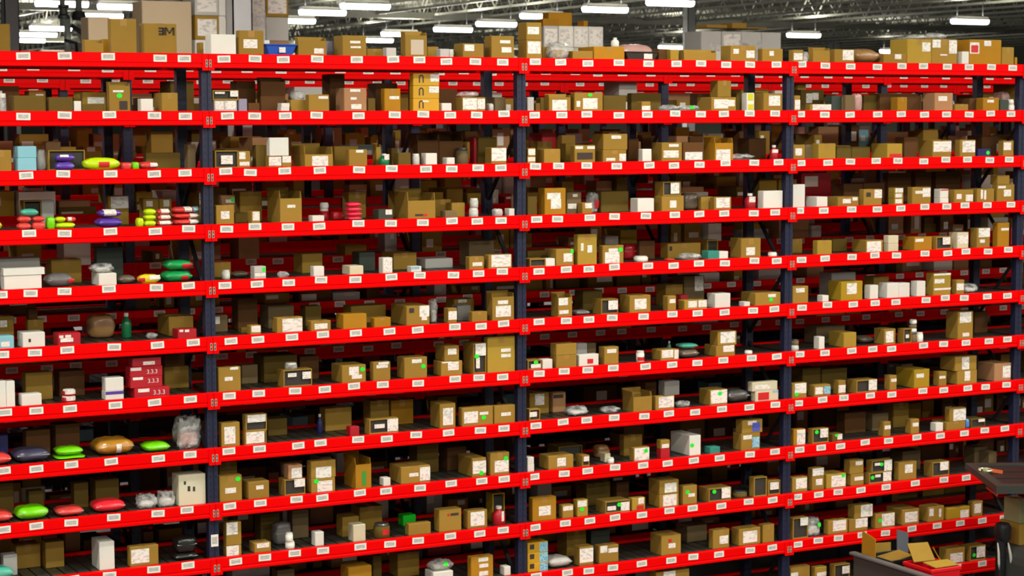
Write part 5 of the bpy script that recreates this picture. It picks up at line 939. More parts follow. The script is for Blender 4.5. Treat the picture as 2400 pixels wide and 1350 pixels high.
('bx','k',-1.385,.38,1.4095,.18,.162,.172,[],'cardboard_box','carton','set-back brown carton, tenth shelf, neon bag bay, first such from neon end',9),
('bx','w',-.861,.05,1.4095,.113,.207,.209,[],'product_box','box','tall white box, tenth shelf, neon bag bay',9),
('bx','k',-.634,.05,1.4095,.215,.07,.149,[('L',.077,.075,.135,.103)],'cardboard_box','carton','brown carton with white label, tenth shelf, neon bag bay',9),
('pb','black',-.296,.05,1.4095,.194,.175,.06,[],'poly_bag','bag','small low black bag, tenth shelf, neon bag bay',9),
('pb','black',-.283,.05,1.4696,.174,.156,.117,[],'poly_bag','bag','stacked black bag, tenth shelf, neon bag bay',9),
('bx','k',.104,.05,1.4095,.12,.07,.078,[('L',.05,.039,.096,.074)],'cardboard_box','carton','small brown carton with white label, tenth shelf, horseshoe box bay, first such from neon end',9),
('bx','k',.105,.05,1.4877,.12,.07,.177,[('L',.047,.129,.087,.093)],'cardboard_box','carton','stacked brown carton with white label, tenth shelf, horseshoe box bay',9),
('bx','k',.327,.05,1.4095,.132,.119,.074,[('L',.068,.054,.098,.036)],'cardboard_box','carton','small brown carton with white label, tenth shelf, horseshoe box bay, second such from neon end',9),
('jr','w',.589,.05,1.4095,.072,.072,.057,[],'jar','jar','tiny white jar, tenth shelf, horseshoe box bay',9),
('jr','w',.588,.05,1.4661,.058,.058,.067,[],'jar','jar','stacked tiny white jar, tenth shelf, horseshoe box bay',9),
('bx','w',.817,.05,1.4095,.073,.08,.108,[],'product_box','box','small white box, tenth shelf, horseshoe box bay',9),
('bx','cream',1.134,.05,1.4095,.104,.106,.133,[],'product_box','box','small cream box, tenth shelf, horseshoe box bay',9),
('jr','dk',1.337,.05,1.4095,.128,.128,.113,[('R',.073,.05,.055,.044)],'jar','jar','small olive brown jar with red mark, tenth shelf, horseshoe box bay',9),
('bx','k',1.604,.05,1.4095,.193,.07,.093,[],'cardboard_box','carton','small brown carton, tenth shelf, horseshoe box bay',9),
('bx','grn',1.717,.4,1.4095,.112,.101,.087,[],'product_box','box','set-back small bright green box, tenth shelf, horseshoe box bay',9),
('bx','k',1.87,.05,1.4095,.196,.098,.178,[('R',.081,.133,.019,.019),('K',.135,.134,.071,.019)],'cardboard_box','carton','brown carton with red mark, tenth shelf, horseshoe box bay',9),
('bx','k',2.122,.05,1.4095,.175,.087,.146,[('L',.087,.077,.124,.113)],'cardboard_box','carton','brown carton with white label, tenth shelf, horseshoe box bay',9),
('of','yelk',2.42,.2,1.4095,.11,.114,.233,[],'open_carton','open carton','tall yellowish open-fronted carton, tenth shelf, horseshoe box bay',9),
('bo','redd',2.374,.05,1.4095,.107,.107,.151,[('L',.064,.074,.024,.081)],'bottle','bottle','small red bottle with white label, tenth shelf, horseshoe box bay',9),
('bx','k',1.338,.4,1.4095,.196,.176,.191,[],'cardboard_box','carton','set-back brown carton, tenth shelf, horseshoe box bay, second such from neon end',9),
('bx','k',1.128,.25,1.4095,.141,.127,.156,[],'cardboard_box','carton','set-back brown carton, tenth shelf, horseshoe box bay, first such from neon end',9),
('pb','grey',.551,.2,1.4095,.145,.13,.18,[],'poly_bag','bag','grey bag, tenth shelf, horseshoe box bay',9),
('bx','dk',.507,.4,1.4095,.155,.139,.214,[],'cardboard_box','carton','set-back olive brown carton, tenth shelf, horseshoe box bay',9),
('bx','dull',.761,.38,1.4095,.135,.121,.224,[],'cardboard_box','carton','set-back tall grey brown carton, tenth shelf, horseshoe box bay',9),
('bx','o',2.709,.05,1.4095,.219,.07,.193,[('L',.112,.082,.109,.077)],'cardboard_box','carton','orange brown carton with white label, tenth shelf, silver bag bay',9),
('bx','k',2.989,.05,1.4095,.101,.07,.109,[('L',.048,.081,.091,.036)],'cardboard_box','carton','small brown carton with white label, tenth shelf, silver bag bay',9),
('bx','kl',3.126,.05,1.4095,.101,.07,.139,[('L',.045,.106,.086,.049),('G',.043,.061,.042,.036)],'cardboard_box','carton','small pale buff carton with green sticker and label, tenth shelf, silver bag bay',9),
('of','k',3.392,.05,1.4095,.235,.156,.099,[('L',.189,.046,.083,.072),('L',.059,.041,.083,.035),('G',.131,.066,.042,.036)],'open_carton','open carton','brown open carton with green sticker, tenth shelf, silver bag bay, first from neon end',9),
('bx','kl',3.651,.05,1.4095,.128,.07,.104,[('L',.086,.077,.053,.051),('R',.078,.024,.068,.031)],'cardboard_box','carton','small pale buff carton with red mark, tenth shelf, silver bag bay',9),
('bx','k',3.919,.05,1.4095,.192,.175,.107,[('L',.102,.054,.134,.095)],'cardboard_box','carton','brown carton with white label, tenth shelf, silver bag bay',9),
('bx','k',3.918,.05,1.5168,.192,.175,.119,[('L',.11,.054,.118,.08)],'cardboard_box','carton','stacked brown carton with white label, tenth shelf, silver bag bay',9),
('bx','k',4.154,.05,1.4095,.14,.07,.162,[('G',.043,.107,.042,.036),('L',.084,.078,.065,.029)],'cardboard_box','carton','brown carton with green sticker and label, tenth shelf, silver bag bay',9),
('of','k',4.412,.05,1.4095,.227,.15,.113,[('L',.175,.066,.089,.092),('G',.054,.086,.042,.036)],'open_carton','open carton','brown open carton with green sticker, tenth shelf, silver bag bay, second from neon end',9),
('jr','dk',4.709,.05,1.4095,.125,.125,.053,[],'jar','jar','small olive brown jar, tenth shelf, silver bag bay',9),
('of','k',4.876,.05,1.4095,.135,.07,.169,[],'open_carton','open carton','brown open-fronted carton, tenth shelf, silver bag bay',9),
('of','k',5.028,.05,1.4095,.124,.07,.127,[('L',.062,.08,.091,.065)],'open_carton','open carton','small brown open-fronted carton with white label, tenth shelf, silver bag bay',9),
('bx','dk',3.415,.4,1.4095,.231,.185,.192,[],'cardboard_box','carton','set-back olive brown carton, tenth shelf, silver bag bay',9),
('bx','brown',3.711,.4,1.4095,.123,.11,.17,[],'cardboard_box','carton','set-back dark brown carton, tenth shelf, silver bag bay',9),
('bx','k',5.281,.05,1.4095,.163,.07,.132,[('L',.097,.075,.116,.092)],'cardboard_box','carton','brown carton with white label, tenth shelf, lift truck bay, first such from neon end',9),
('bx','k',5.496,.05,1.4095,.128,.07,.195,[('L',.062,.161,.12,.065),('L',.073,.07,.071,.054)],'cardboard_box','carton','tall brown carton with several white labels, tenth shelf, lift truck bay',9),
('bx','kl',5.651,.05,1.4095,.214,.193,.125,[('L',.129,.06,.154,.101),('G',.181,.104,.042,.036)],'cardboard_box','carton','pale buff carton with green sticker and label, tenth shelf, lift truck bay',9),
('bx','k',5.918,.05,1.4095,.143,.07,.106,[('L',.087,.062,.096,.033)],'cardboard_box','carton','small brown carton with white label, tenth shelf, lift truck bay',9),
('bx','k',5.905,.05,1.5160,.152,.089,.123,[('L',.101,.093,.078,.036)],'cardboard_box','carton','stacked brown carton with white label, tenth shelf, lift truck bay',9),
('of','k',6.121,.05,1.4095,.247,.072,.097,[('L',.199,.053,.092,.082),('G',.034,.056,.042,.036),('L',.093,.067,.061,.025)],'open_carton','open carton','low brown open-fronted carton with green sticker and label, tenth shelf, lift truck bay',9),
('of','k',6.147,.05,1.5060,.226,.08,.109,[('L',.181,.056,.086,.095),('G',.108,.072,.042,.036),('L',.06,.076,.061,.025)],'open_carton','open carton','stacked brown open-fronted carton with green sticker and label, tenth shelf, lift truck bay',9),
('bx','k',6.451,.05,1.4095,.205,.07,.165,[('L',.115,.102,.087,.076)],'cardboard_box','carton','brown carton with white label, tenth shelf, lift truck bay, second such from neon end',9),
('of','k',6.839,.05,1.4095,.194,.121,.132,[('L',.134,.091,.096,.076)],'open_carton','open carton','brown open-fronted carton with white label, tenth shelf, lift truck bay',9),
('bx','dull',6.778,.4,1.4095,.214,.185,.185,[],'cardboard_box','carton','set-back grey brown carton, tenth shelf, lift truck bay, first such from neon end',9),
('bx','dull',7.593,.35,1.4095,.159,.153,.163,[],'cardboard_box','carton','set-back grey brown carton, tenth shelf, lift truck bay, second such from neon end',9),
('bx','dull',7.655,.22,1.4095,.097,.126,.134,[],'cardboard_box','carton','set-back small grey brown carton, tenth shelf, lift truck bay',9),
('bx','o',1.089,.05,0.9951,.197,.159,.217,[],'cardboard_box','carton','orange brown carton, eleventh shelf, horseshoe box bay',10),
('bx','w',1.815,.05,0.9951,.175,.157,.096,[],'product_box','box','small white box, eleventh shelf, horseshoe box bay',10),
('cb','clear',1.802,.05,1.0906,.215,.157,.086,[('G',.125,.058,.042,.036)],'plastic_bag','plastic bag','stacked low clear plastic bag with green sticker, eleventh shelf, horseshoe box bay',10),
('bx','o',2.15,.05,0.9951,.198,.071,.183,[('L',.109,.154,.087,.031),('L',.112,.105,.082,.031),('L',.111,.042,.082,.036)],'cardboard_box','carton','orange brown carton with several white labels, eleventh shelf, horseshoe box bay',10),
('bx','w',2.448,.05,0.9951,.059,.08,.073,[],'product_box','box','tiny white box, eleventh shelf, horseshoe box bay',10),
('bx','k',1.666,.4,0.9951,.19,.171,.197,[],'cardboard_box','carton','set-back brown carton, eleventh shelf, horseshoe box bay',10),
('bx','dk',1.428,.35,0.9951,.075,.08,.213,[],'cardboard_box','carton','set-back small tall olive brown carton, eleventh shelf, horseshoe box bay',10),
('bx','dull',.638,.4,0.9951,.143,.129,.174,[],'cardboard_box','carton','set-back grey brown carton, eleventh shelf, horseshoe box bay',10),
('bx','yel',2.662,.05,0.9951,.189,.17,.075,[('B',.148,.035,.077,.065),('K',.04,.05,.04,.04)],'product_box','box','small low mustard yellow box with blue label, eleventh shelf, silver bag bay',10),
('bx','yel',2.662,.05,1.0700,.189,.17,.083,[('B',.148,.039,.077,.074),('K',.04,.055,.04,.04)],'product_box','box','stacked mustard yellow box with blue label, eleventh shelf, silver bag bay, first from neon end',10),
('bx','yel',2.662,.05,1.1526,.189,.17,.086,[('B',.147,.041,.077,.078),('K',.04,.052,.04,.04)],'product_box','box','stacked mustard yellow box with blue label, eleventh shelf, silver bag bay, second from neon end',10),
('pb','gw',2.866,.05,0.9951,.232,.209,.095,[],'poly_bag','bag','low pale grey bag, eleventh shelf, silver bag bay',10),
('bx','k',3.146,.05,0.9951,.133,.095,.16,[('L',.066,.085,.128,.117)],'cardboard_box','carton','brown carton with white label, eleventh shelf, silver bag bay, first such from neon end',10),
('bx','k',3.223,.4,0.9951,.188,.169,.213,[],'cardboard_box','carton','set-back brown carton, eleventh shelf, silver bag bay',10),
('bx','k',3.335,.05,0.9951,.186,.083,.148,[('L',.042,.117,.067,.057),('L',.132,.101,.093,.037)],'cardboard_box','carton','brown carton with several white labels, eleventh shelf, silver bag bay',10),
('bx','k',3.94,.05,0.9951,.195,.181,.17,[('L',.104,.078,.07,.04),('R',.085,.122,.032,.028)],'cardboard_box','carton','brown carton with red mark, eleventh shelf, silver bag bay',10),
('bx','k',4.459,.05,0.9951,.167,.07,.165,[('L',.11,.074,.089,.07)],'cardboard_box','carton','brown carton with white label, eleventh shelf, silver bag bay, second such from neon end',10),
('bx','k',4.726,.05,0.9951,.224,.119,.147,[('L',.115,.071,.147,.1)],'cardboard_box','carton','brown carton with white label, eleventh shelf, silver bag bay, third such from neon end',10),
('bx','k',4.976,.05,0.9951,.119,.07,.16,[],'cardboard_box','carton','brown carton, eleventh shelf, silver bag bay',10),
('bx','dull',4.41,.38,0.9951,.206,.185,.141,[],'cardboard_box','carton','set-back grey brown carton, eleventh shelf, silver bag bay',10),
('bx','dgreen',3.458,.4,0.9951,.185,.166,.198,[],'product_box','box','set-back dark green box, eleventh shelf, silver bag bay',10),
('of','k',5.291,.05,0.9951,.164,.07,.185,[('L',.12,.148,.082,.07)],'open_carton','open carton','brown open-fronted carton with white label, eleventh shelf, lift truck bay',10),
('cb','clear',5.46,.05,0.9951,.156,.14,.162,[('G',.12,.1,.042,.036)],'plastic_bag','plastic bag','clear plastic bag with green sticker, eleventh shelf, lift truck bay',10),
('bx','k',5.674,.05,0.9951,.215,.07,.125,[('L',.123,.073,.143,.092)],'cardboard_box','carton','brown carton with white label, eleventh shelf, lift truck bay, first such from neon end',10),
('bx','k',5.907,.05,0.9951,.204,.07,.115,[('L',.134,.072,.133,.081)],'cardboard_box','carton','brown carton with white label, eleventh shelf, lift truck bay, second such from neon end',10),
('bx','k',5.962,.05,1.1098,.206,.1,.118,[('L',.134,.063,.128,.107)],'cardboard_box','carton','stacked brown carton with white label, eleventh shelf, lift truck bay',10),
('bx','k',6.198,.05,0.9951,.221,.07,.131,[('L',.142,.072,.142,.112),('G',.048,.071,.042,.036)],'cardboard_box','carton','brown carton with green sticker and label, eleventh shelf, lift truck bay',10),
('bx','k',6.501,.05,0.9951,.193,.23,.142,[('L',.101,.07,.143,.093)],'cardboard_box','carton','brown carton with white label, eleventh shelf, lift truck bay, third such from neon end',10),
('bx','k',6.798,.05,0.9951,.185,.136,.139,[('L',.037,.089,.051,.07),('L',.137,.075,.027,.077)],'cardboard_box','carton','brown carton with several white labels, eleventh shelf, lift truck bay',10),
('bx','yelk',7.017,.05,0.9951,.27,.07,.104,[('L',.206,.039,.097,.07)],'cardboard_box','carton','low yellowish carton with white label, eleventh shelf, lift truck bay',10),
('bx','k',7.322,.05,0.9951,.118,.07,.139,[('L',.057,.074,.079,.088)],'cardboard_box','carton','small brown carton with white label, eleventh shelf, lift truck bay',10),
('bx','k',3.888,.05,0.5806,.333,.122,.277,[('L',.133,.251,.118,.047)],'cardboard_box','carton','large brown carton with white label, twelfth shelf, silver bag bay',11),
('bx','k',5.273,.05,0.5806,.208,.07,.164,[('L',.041,.099,.078,.034)],'cardboard_box','carton','brown carton with white label, twelfth shelf, lift truck bay, first such from neon end',11),
('bx','kl',5.54,.05,0.5806,.123,.07,.136,[('L',.067,.07,.1,.035)],'cardboard_box','carton','small pale buff carton with white label, twelfth shelf, lift truck bay',11),
('of','k',5.747,.05,0.5806,.169,.07,.135,[('L',.126,.081,.082,.068)],'open_carton','open carton','brown open-fronted carton with white label, twelfth shelf, lift truck bay',11),
('bx','k',7.022,.05,0.5806,.216,.109,.142,[('L',.115,.05,.148,.087)],'cardboard_box','carton','brown carton with white label, twelfth shelf, lift truck bay, second such from neon end',11),
('of','k',7.299,.05,0.5806,.183,.12,.136,[('L',.125,.075,.099,.102),('G',.045,.053,.042,.036)],'open_carton','open carton','brown open-fronted carton with green sticker and label, twelfth shelf, lift truck bay',11),
]
GROUP = {'cardboard_box': 'cartons on the main rack', 'product_box': 'coloured boxes on the main rack', 'open_carton': 'open cartons on the main rack', 'flap_carton': 'open cartons on the main rack',
         'poly_bag': 'bags on the main rack', 'plastic_bag': 'clear bags on the main rack', 'bottle': 'bottles on the main rack', 'jar': 'jars on the main rack', 'jug': 'jars on the main rack', 'storage_bin': 'bins on the main rack', 'box_lid': 'box lids on the main rack'}
def pillow(w, d, h, rnd, exp=4.2, amp=0.07, nu=32, nv=14):
    """a stuffed bag: nearly rectangular outline, thick middle, thin wrinkled edge"""
    b = MB(); vs = []; ph = [rnd.uniform(0, 6.28) for _ in range(8)]
    sg = lambda v, e: math.copysign(abs(v)**e, v)
    e = 2/exp
    for j in range(nv+1):
        t = -math.pi/2 + math.pi*j/nv
        for i in range(nu):
            f = 2*math.pi*i/nu
            c = math.cos(t)**(0.75 if h < .6*w else 0.38)
            x = c*sg(math.cos(f), e); y = c*sg(math.sin(f), e); z = math.sin(t) if h < .6*w else sg(math.sin(t), .62)
            k = 1 - amp*(0.5+0.5*math.sin(5*x+ph[0])*math.sin(4*z+ph[1])) - amp*0.9*(0.5+0.5*math.sin(11*x+6*z+ph[2]))*abs(math.sin(3*f+ph[3]))
            lump = 1 - amp*1.6*(0.5+0.5*math.sin(7*x+ph[4])*math.cos(5*y+ph[5])) - amp*0.8*abs(math.sin(6*x-4*y+ph[6]))
            zz = h/2*(1+z*(lump if z > 0 else 1))
            vs.append((w/2+w/2*x*k, d/2+d/2*y*k, max(zz, 0)))
    fs = [(j*nu+i, j*nu+(i+1)%nu, (j+1)*nu+(i+1)%nu, (j+1)*nu+i) for j in range(nv) for i in range(nu)]
    return b.add(vs, fs)
def crumple(w, d, h, rnd):
    b = pillow(w, d, h, rnd, 2.8, 0.10, 20, 12)
    vs = []
    for x, y, z in b.v:
        vs.append((min(max(x+rnd.uniform(-.06, .06)*w, 0), w), min(max(y+rnd.uniform(-.05, .05)*d, 0), d), min(max(z+(rnd.uniform(-.13, .13)*h if z > .01 else 0), 0), h)))
    b.v = vs
    return b
def patch(name, parent, mt, u, v, w, h, y, conform=None):
    """a flat sticker on the front; on a bag it follows the bulge"""
    if conform is None:
        b = MB().box(-w/2, w/2, -.0008, .0002, -h/2, h/2)
        return b.build(name, mt, parent, (u, y, v))
    W_, D_, H_ = conform; n = 5; vs = []
    for j in range(n+1):
        for i in range(n+1):
            x = u-w/2+w*i/n; z = v-h/2+h*j/n
            r = max(1-((z-H_/2)/(H_/2))**2, 0.05)**0.375
            q = max(1-min(abs((x-W_/2)/(W_/2))/r, 1)**4.2, 0.02)**(1/4.2)
            yy = D_/2-D_/2*r*q
            vs.append((x-u, yy-.002, z-v))
    fs = [(j*(n+1)+i, j*(n+1)+i+1, (j+1)*(n+1)+i+1, (j+1)*(n+1)+i) for j in range(n) for i in range(n)]
    return MB().add(vs, fs).build(name, mt, parent, (u, 0, v))
MARK = {'L': ('paper_label', M_LABEL), 'B': ('blue_label', M_LBLUE), 'R': ('red_label', mat('red label', srgb(206, 34, 34), .5)), 'K': ('dark_print', mat('dark print', srgb(58, 48, 40), .7)),
        'Q': ('yellow_label', mat('yellow label', srgb(206, 206, 24), .5)), 'U': ('blue_tape', mat('blue tape', srgb(86, 96, 190), .4)), 'V': ('purple_band', mat('purple band', srgb(84, 60, 160), .4)),
        'N': ('green_print', mat('green print', srgb(60, 150, 50), .6)), 'C': ('plastic_pouch', mat('plastic pouch', srgb(196, 184, 160), .3))}
def text(s, parent, size, loc, mt):
    cu = bpy.data.curves.new('lettering', 'FONT'); cu.body = s; cu.size = size; cu.extrude = .0006; cu.align_x = 'CENTER'; cu.align_y = 'CENTER'
    tmp = bpy.data.objects.new('lettering_curve', cu); COL.objects.link(tmp); bpy.context.view_layer.update()
    me = bpy.data.meshes.new_from_object(tmp.evaluated_get(bpy.context.evaluated_depsgraph_get())); bpy.data.objects.remove(tmp); bpy.data.curves.remove(cu)
    me.materials.clear(); me.materials.append(mt); o = link('lettering', me, parent, loc)
    o.rotation_euler = (math.pi/2, 0, 0)
    return o
def horseshoe(parent, mt, u, v, w, h):
    b = MB(); n = 10; vs = []
    pts = [(-w*.42, -h/2)] + [(-w*.42*math.cos(math.pi*i/n), h*.5-w*.42+w*.42*math.sin(math.pi*i/n)) for i in range(n+1)] + [(w*.42, -h/2)]
    pin = [(-w*.2, -h/2)] + [(-w*.2*math.cos(math.pi*i/n), h*.5-w*.42+w*.2*math.sin(math.pi*i/n)) for i in range(n+1)] + [(w*.2, -h/2)]
    vs = [(x, -.0008, z) for x, z in pts] + [(x, -.0008, z) for x, z in pin]; k = len(pts)
    b.add(vs, [(i, i+k, i+1+k, i+1) for i in range(k-1)])
    return b.build('horseshoe_mark', mt, parent, (u, 0, v))
def add_marks(o, kind, w, d, h, marks, yf=0.0):
    conf = (w, d, h) if kind in ('pb', 'cb') else None
    n = 0
    for mk in marks:
        ty, u, v, mw, mh = mk; n += 1
        y = yf - .0007*n
        if kind in ('jr', 'bo'):
            if ty == 'G': continue
            rr = w/2+.001; b = MB(); k = 8; vs = []
            for j in (0, 1):
                for i in range(k+1):
                    a = math.asin(max(-.98, min(.98, ((u-mw/2+mw*i/k)-w/2)/(w/2))))
                    vs.append((w/2+rr*math.sin(a), d/2-rr*math.cos(a), v-mh/2+mh*j))
            b.add(vs, [(i, i+1, i+k+2, i+k+1) for i in range(k)]).build(MARK[ty][0], MARK[ty][1], o, (0, 0, 0)); continue
        if ty == 'G':
            if conf: patch('green_sticker', o, M_GREEN, u, v, mw*.9, mh*.9, y, conf); continue
            b = MB(); k = 14
            b.add([(mw/2*math.cos(2*math.pi*i/k), 0, mh/2*math.sin(2*math.pi*i/k)) for i in range(k)], [tuple(range(k))])
            b.build('green_sticker', M_GREEN, o, (u, y-.001, v))
        elif ty == 'P':   # heavy block letters 3M
            lb = MB(); s = mh*.24; q = .0012; x3 = -mw*.27; xm = mw*.22; a3 = mw*.17; am = mw*.25; z = mh/2
            for zz_ in (z-s/2, 0, -z+s/2): lb.box(x3-a3, x3+a3-s*.5, -q, 0, zz_-s/2, zz_+s/2)
            lb.box(x3+a3-s, x3+a3, -q, 0, s*.12, z-s*.3); lb.box(x3+a3-s, x3+a3, -q, 0, -z+s*.3, -s*.12)
            for sx in (-1, 1):
                lb.box(xm+sx*am-s/2, xm+sx*am+s/2, -q, 0, -z, z)
                lb.add([(xm+sx*(am+s*.3), -q, z), (xm+sx*(am-s*.9), -q, z), (xm-sx*s*.35, -q, -z*.55), (xm+sx*s*.35, -q, -z*.55)], [(0, 1, 2, 3) if sx < 0 else (3, 2, 1, 0)])
            lb.build('lettering', mat('black ink', srgb(52, 38, 24), .7), o, (u, y-.001, v))
        elif ty == 'P2': text('3.3.3', o, mh*1.0, (u, y-.001, v), mat('white ink', srgb(230, 210, 210), .6))
        elif ty == 'E': horseshoe(o, mat('dark print', srgb(58, 48, 40), .7), u, v, mw, mh)
        else: patch(MARK[ty][0], o, MARK[ty][1], u, v, mw, mh, y, conf)
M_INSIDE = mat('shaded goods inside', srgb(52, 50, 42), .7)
def make_item(it, seed):
    kind, c, x, y, z, w, d, h, marks, name, cat, label, row = it
    rnd = random.Random(seed)
    if kind == 'bx':
        mt = col_mat(kind, c)
        o = MB().box(0, w, 0, d, 0, h).build(name, mt, None, (x, y, z), bevel=min(.004, w*.06, h*.06))
        if c in ('k', 'kl', 'kp', 'o', 'yelk') and w > .1 and rnd.random() < .75:   # parcel tape over the top seam and down the front
            tw = min(.05, w*.25); dn = min(h*.3, .05)
            tb = MB().box(w/2-tw/2, w/2+tw/2, -.0006, d, h-.0002, h+.0006)
            if not any(abs(mk[1]-w/2) < mk[3]/2+tw/2 and mk[2]+mk[4]/2 > h-dn for mk in marks): tb.box(w/2-tw/2, w/2+tw/2, -.0006, .0002, h-dn, h)
            tb.build('tape', M_TAPE, o)
    elif kind == 'of':
        mt = col_mat(kind, c); t = .005
        b = MB().box(0, w, 0, d, 0, t).box(0, w, 0, d, h-t, h).box(0, t, 0, d, t, h-t).box(w-t, w, 0, d, t, h-t).box(t, w-t, d-t, d, t, h-t)
        b.box(0, w, -.002, .0, 0, .012).box(0, w, -.002, 0, h-.008, h).box(0, .009, -.002, 0, .012, h-.008).box(w-.007, w, -.002, 0, .012, h-.008)
        o = b.build(name, mt, None, (x, y, z))
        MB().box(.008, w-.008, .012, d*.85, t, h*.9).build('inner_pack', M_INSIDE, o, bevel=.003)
        add_marks(o, kind, w, d, h, marks, -.002)
        marks = []
    elif kind == 'fl':
        mt = col_mat(kind, c); t = .005
        b = MB().box(0, w, 0, t, 0, h).box(0, w, d-t, d, 0, h).box(0, t, t, d-t, 0, h).box(w-t, w, t, d-t, 0, h).box(t, w-t, t, d-t, 0, t)
        o = b.build(name, mt, None, (x, y, z))
        fl = min(d*.45, .09)
        room = .30 - h if row > 0 else .5
        fl = max(.015, min(fl, room if room > .02 else .015))
        a = rnd.uniform(.3, .8)
        def flap(vs): MB().add(vs, [(0,1,2,3),(7,6,5,4),(0,4,5,1),(1,5,6,2),(2,6,7,3),(3,7,4,0)]).build('flap', mt, o)
        sx, sz = fl*math.sin(a), fl*math.cos(a)
        # rear, two side flaps; the front one folded back inwards
        flap([(0,d-t,h),(w,d-t,h),(w,d-t+.3*sx,h+sz),(0,d-t+.3*sx,h+sz),(0,d,h),(w,d,h),(w,d+.3*sx,h+sz),(0,d+.3*sx,h+sz)])
        flap([(0,t,h),(0,d-t,h),(-.12*sx,d-t,h+sz*.8),(-.12*sx,t,h+sz*.8),(t,t,h),(t,d-t,h),(t-.12*sx,d-t,h+sz*.8),(t-.12*sx,t,h+sz*.8)])
        flap([(w-t,t,h),(w-t,d-t,h),(w-t-.1*sx,d-t,h+sz*.7),(w-t-.1*sx,t,h+sz*.7),(w,t,h),(w,d-t,h),(w-.1*sx,d-t,h+sz*.7),(w-.1*sx,t,h+sz*.7)])
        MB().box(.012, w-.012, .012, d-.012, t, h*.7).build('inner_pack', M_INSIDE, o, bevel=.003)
    elif kind == 'pb':
        o = pillow(w, d, h, rnd).build(name, col_mat(kind, c), None, (x, y, z), smooth=True)
        if h > .03 and w > .09:   # sealed edge of the bag
            MB().add([(w*.12,d*.25,h*.62),(w*.88,d*.25,h*.62),(w*.94,d*.02,h*.5),(w*.06,d*.02,h*.5)], [(0,1,2,3)]).build('bag_seam', M_CLEAR, o)
    elif kind == 'cb':
        mt = M_CLEAR
        o = crumple(w, d, h, rnd).build(name, mt, None, (x, y, z), smooth=True)
        inner = {'k': col_mat('bx', 'k'), 'cmix': col_mat('pb', 'pink'), 'gw': col_mat('pb', 'gw')}.get(c, col_mat('pb', 'white'))
        if h > .07: pillow(w*.72, d*.6, h*.55, rnd).build('wrapped_goods', inner, o, (w*.14, d*.2, .003), smooth=True)
    elif kind in ('jr', 'jg'):
        mt = M_CLEAR if c == 'clear' else col_mat(kind, c); r = w/2
        lid = min(.25*h, .02) if kind == 'jr' else .03
        b = MB().lathe([(r*.9, 0), (r, .006), (r, h*.78), (r*.86, h-lid), (r*.5, h-lid+.001)], w/2, d/2, 24)
        o = b.build(name, mt, None, (x, y, z), smooth=True)
        MB().lathe([(r*.88, h-lid), (r*.9, h-lid*.5), (r*.85, h), (r*.3, h)], w/2, d/2, 24).build('lid', col_mat('bx', 'w') if c not in ('dk', 'dull') else col_mat('pb', 'dkgrey'), o)
    elif kind == 'bo':
        mt = col_mat('jr', 'redd' if c == 'redd' else c) if c != 'green' else mat('green bottle', srgb(20, 120, 70), .25); r = w/2
        b = MB().lathe([(r*.92, 0), (r, .006), (r, h*.55), (r*.82, h*.68), (r*.42, h*.80), (r*.38, h*.86)], w/2, d/2, 24)
        o = b.build(name, mt, None, (x, y, z), smooth=True)
        MB().lathe([(r*.46, h*.85), (r*.46, h*.985), (r*.4, h)], w/2, d/2, 20).build('cap', col_mat('bx', 'w'), o)
    elif kind == 'bn':
        mt = col_mat(kind, c); s = .03; t = .006
        def ring(x0, x1, y0, y1, z): return [(x0,y0,z),(x1,y0,z),(x1,y1,z),(x0,y1,z)]
        vs = ring(s, w-s, s*.5, d-s*.5, 0)+ring(0, w, 0, d, h*.86)+ring(-.008, w+.008, -.008, d+.008, h*.88)+ring(-.008, w+.008, -.008, d+.008, h)+ring(t, w-t, t, d-t, h)+ring(s+t, w-s-t, s*.5+t, d-s*.5-t, t)
        fs = [(3,2,1,0)] + [(4*k+i, 4*k+(i+1)%4, 4*k+4+(i+1)%4, 4*k+4+i) for k in range(5) for i in range(4)] + [(20,21,22,23)]
        o = MB().add(vs, fs).build(name, mt, None, (x, y, z), bevel=.004)
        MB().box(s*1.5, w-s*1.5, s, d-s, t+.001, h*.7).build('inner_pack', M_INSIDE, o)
    elif kind == 'ld':
        t = .004; b = MB().box(0, w, -.006, d, h-t, h).box(0, w, -.006, -.006+t, 0, h-t).box(0, t, 0, d, 0, h-t).box(w-t, w, 0, d, 0, h-t)
        o = b.build(name, col_mat('bx', c), None, (x, y, z))
    tag(o, label, cat, GROUP[name])
    add_marks(o, kind, w, d, h, marks)
    return o
for i, it in enumerate(ITEMS): make_item(it, 1000+i)

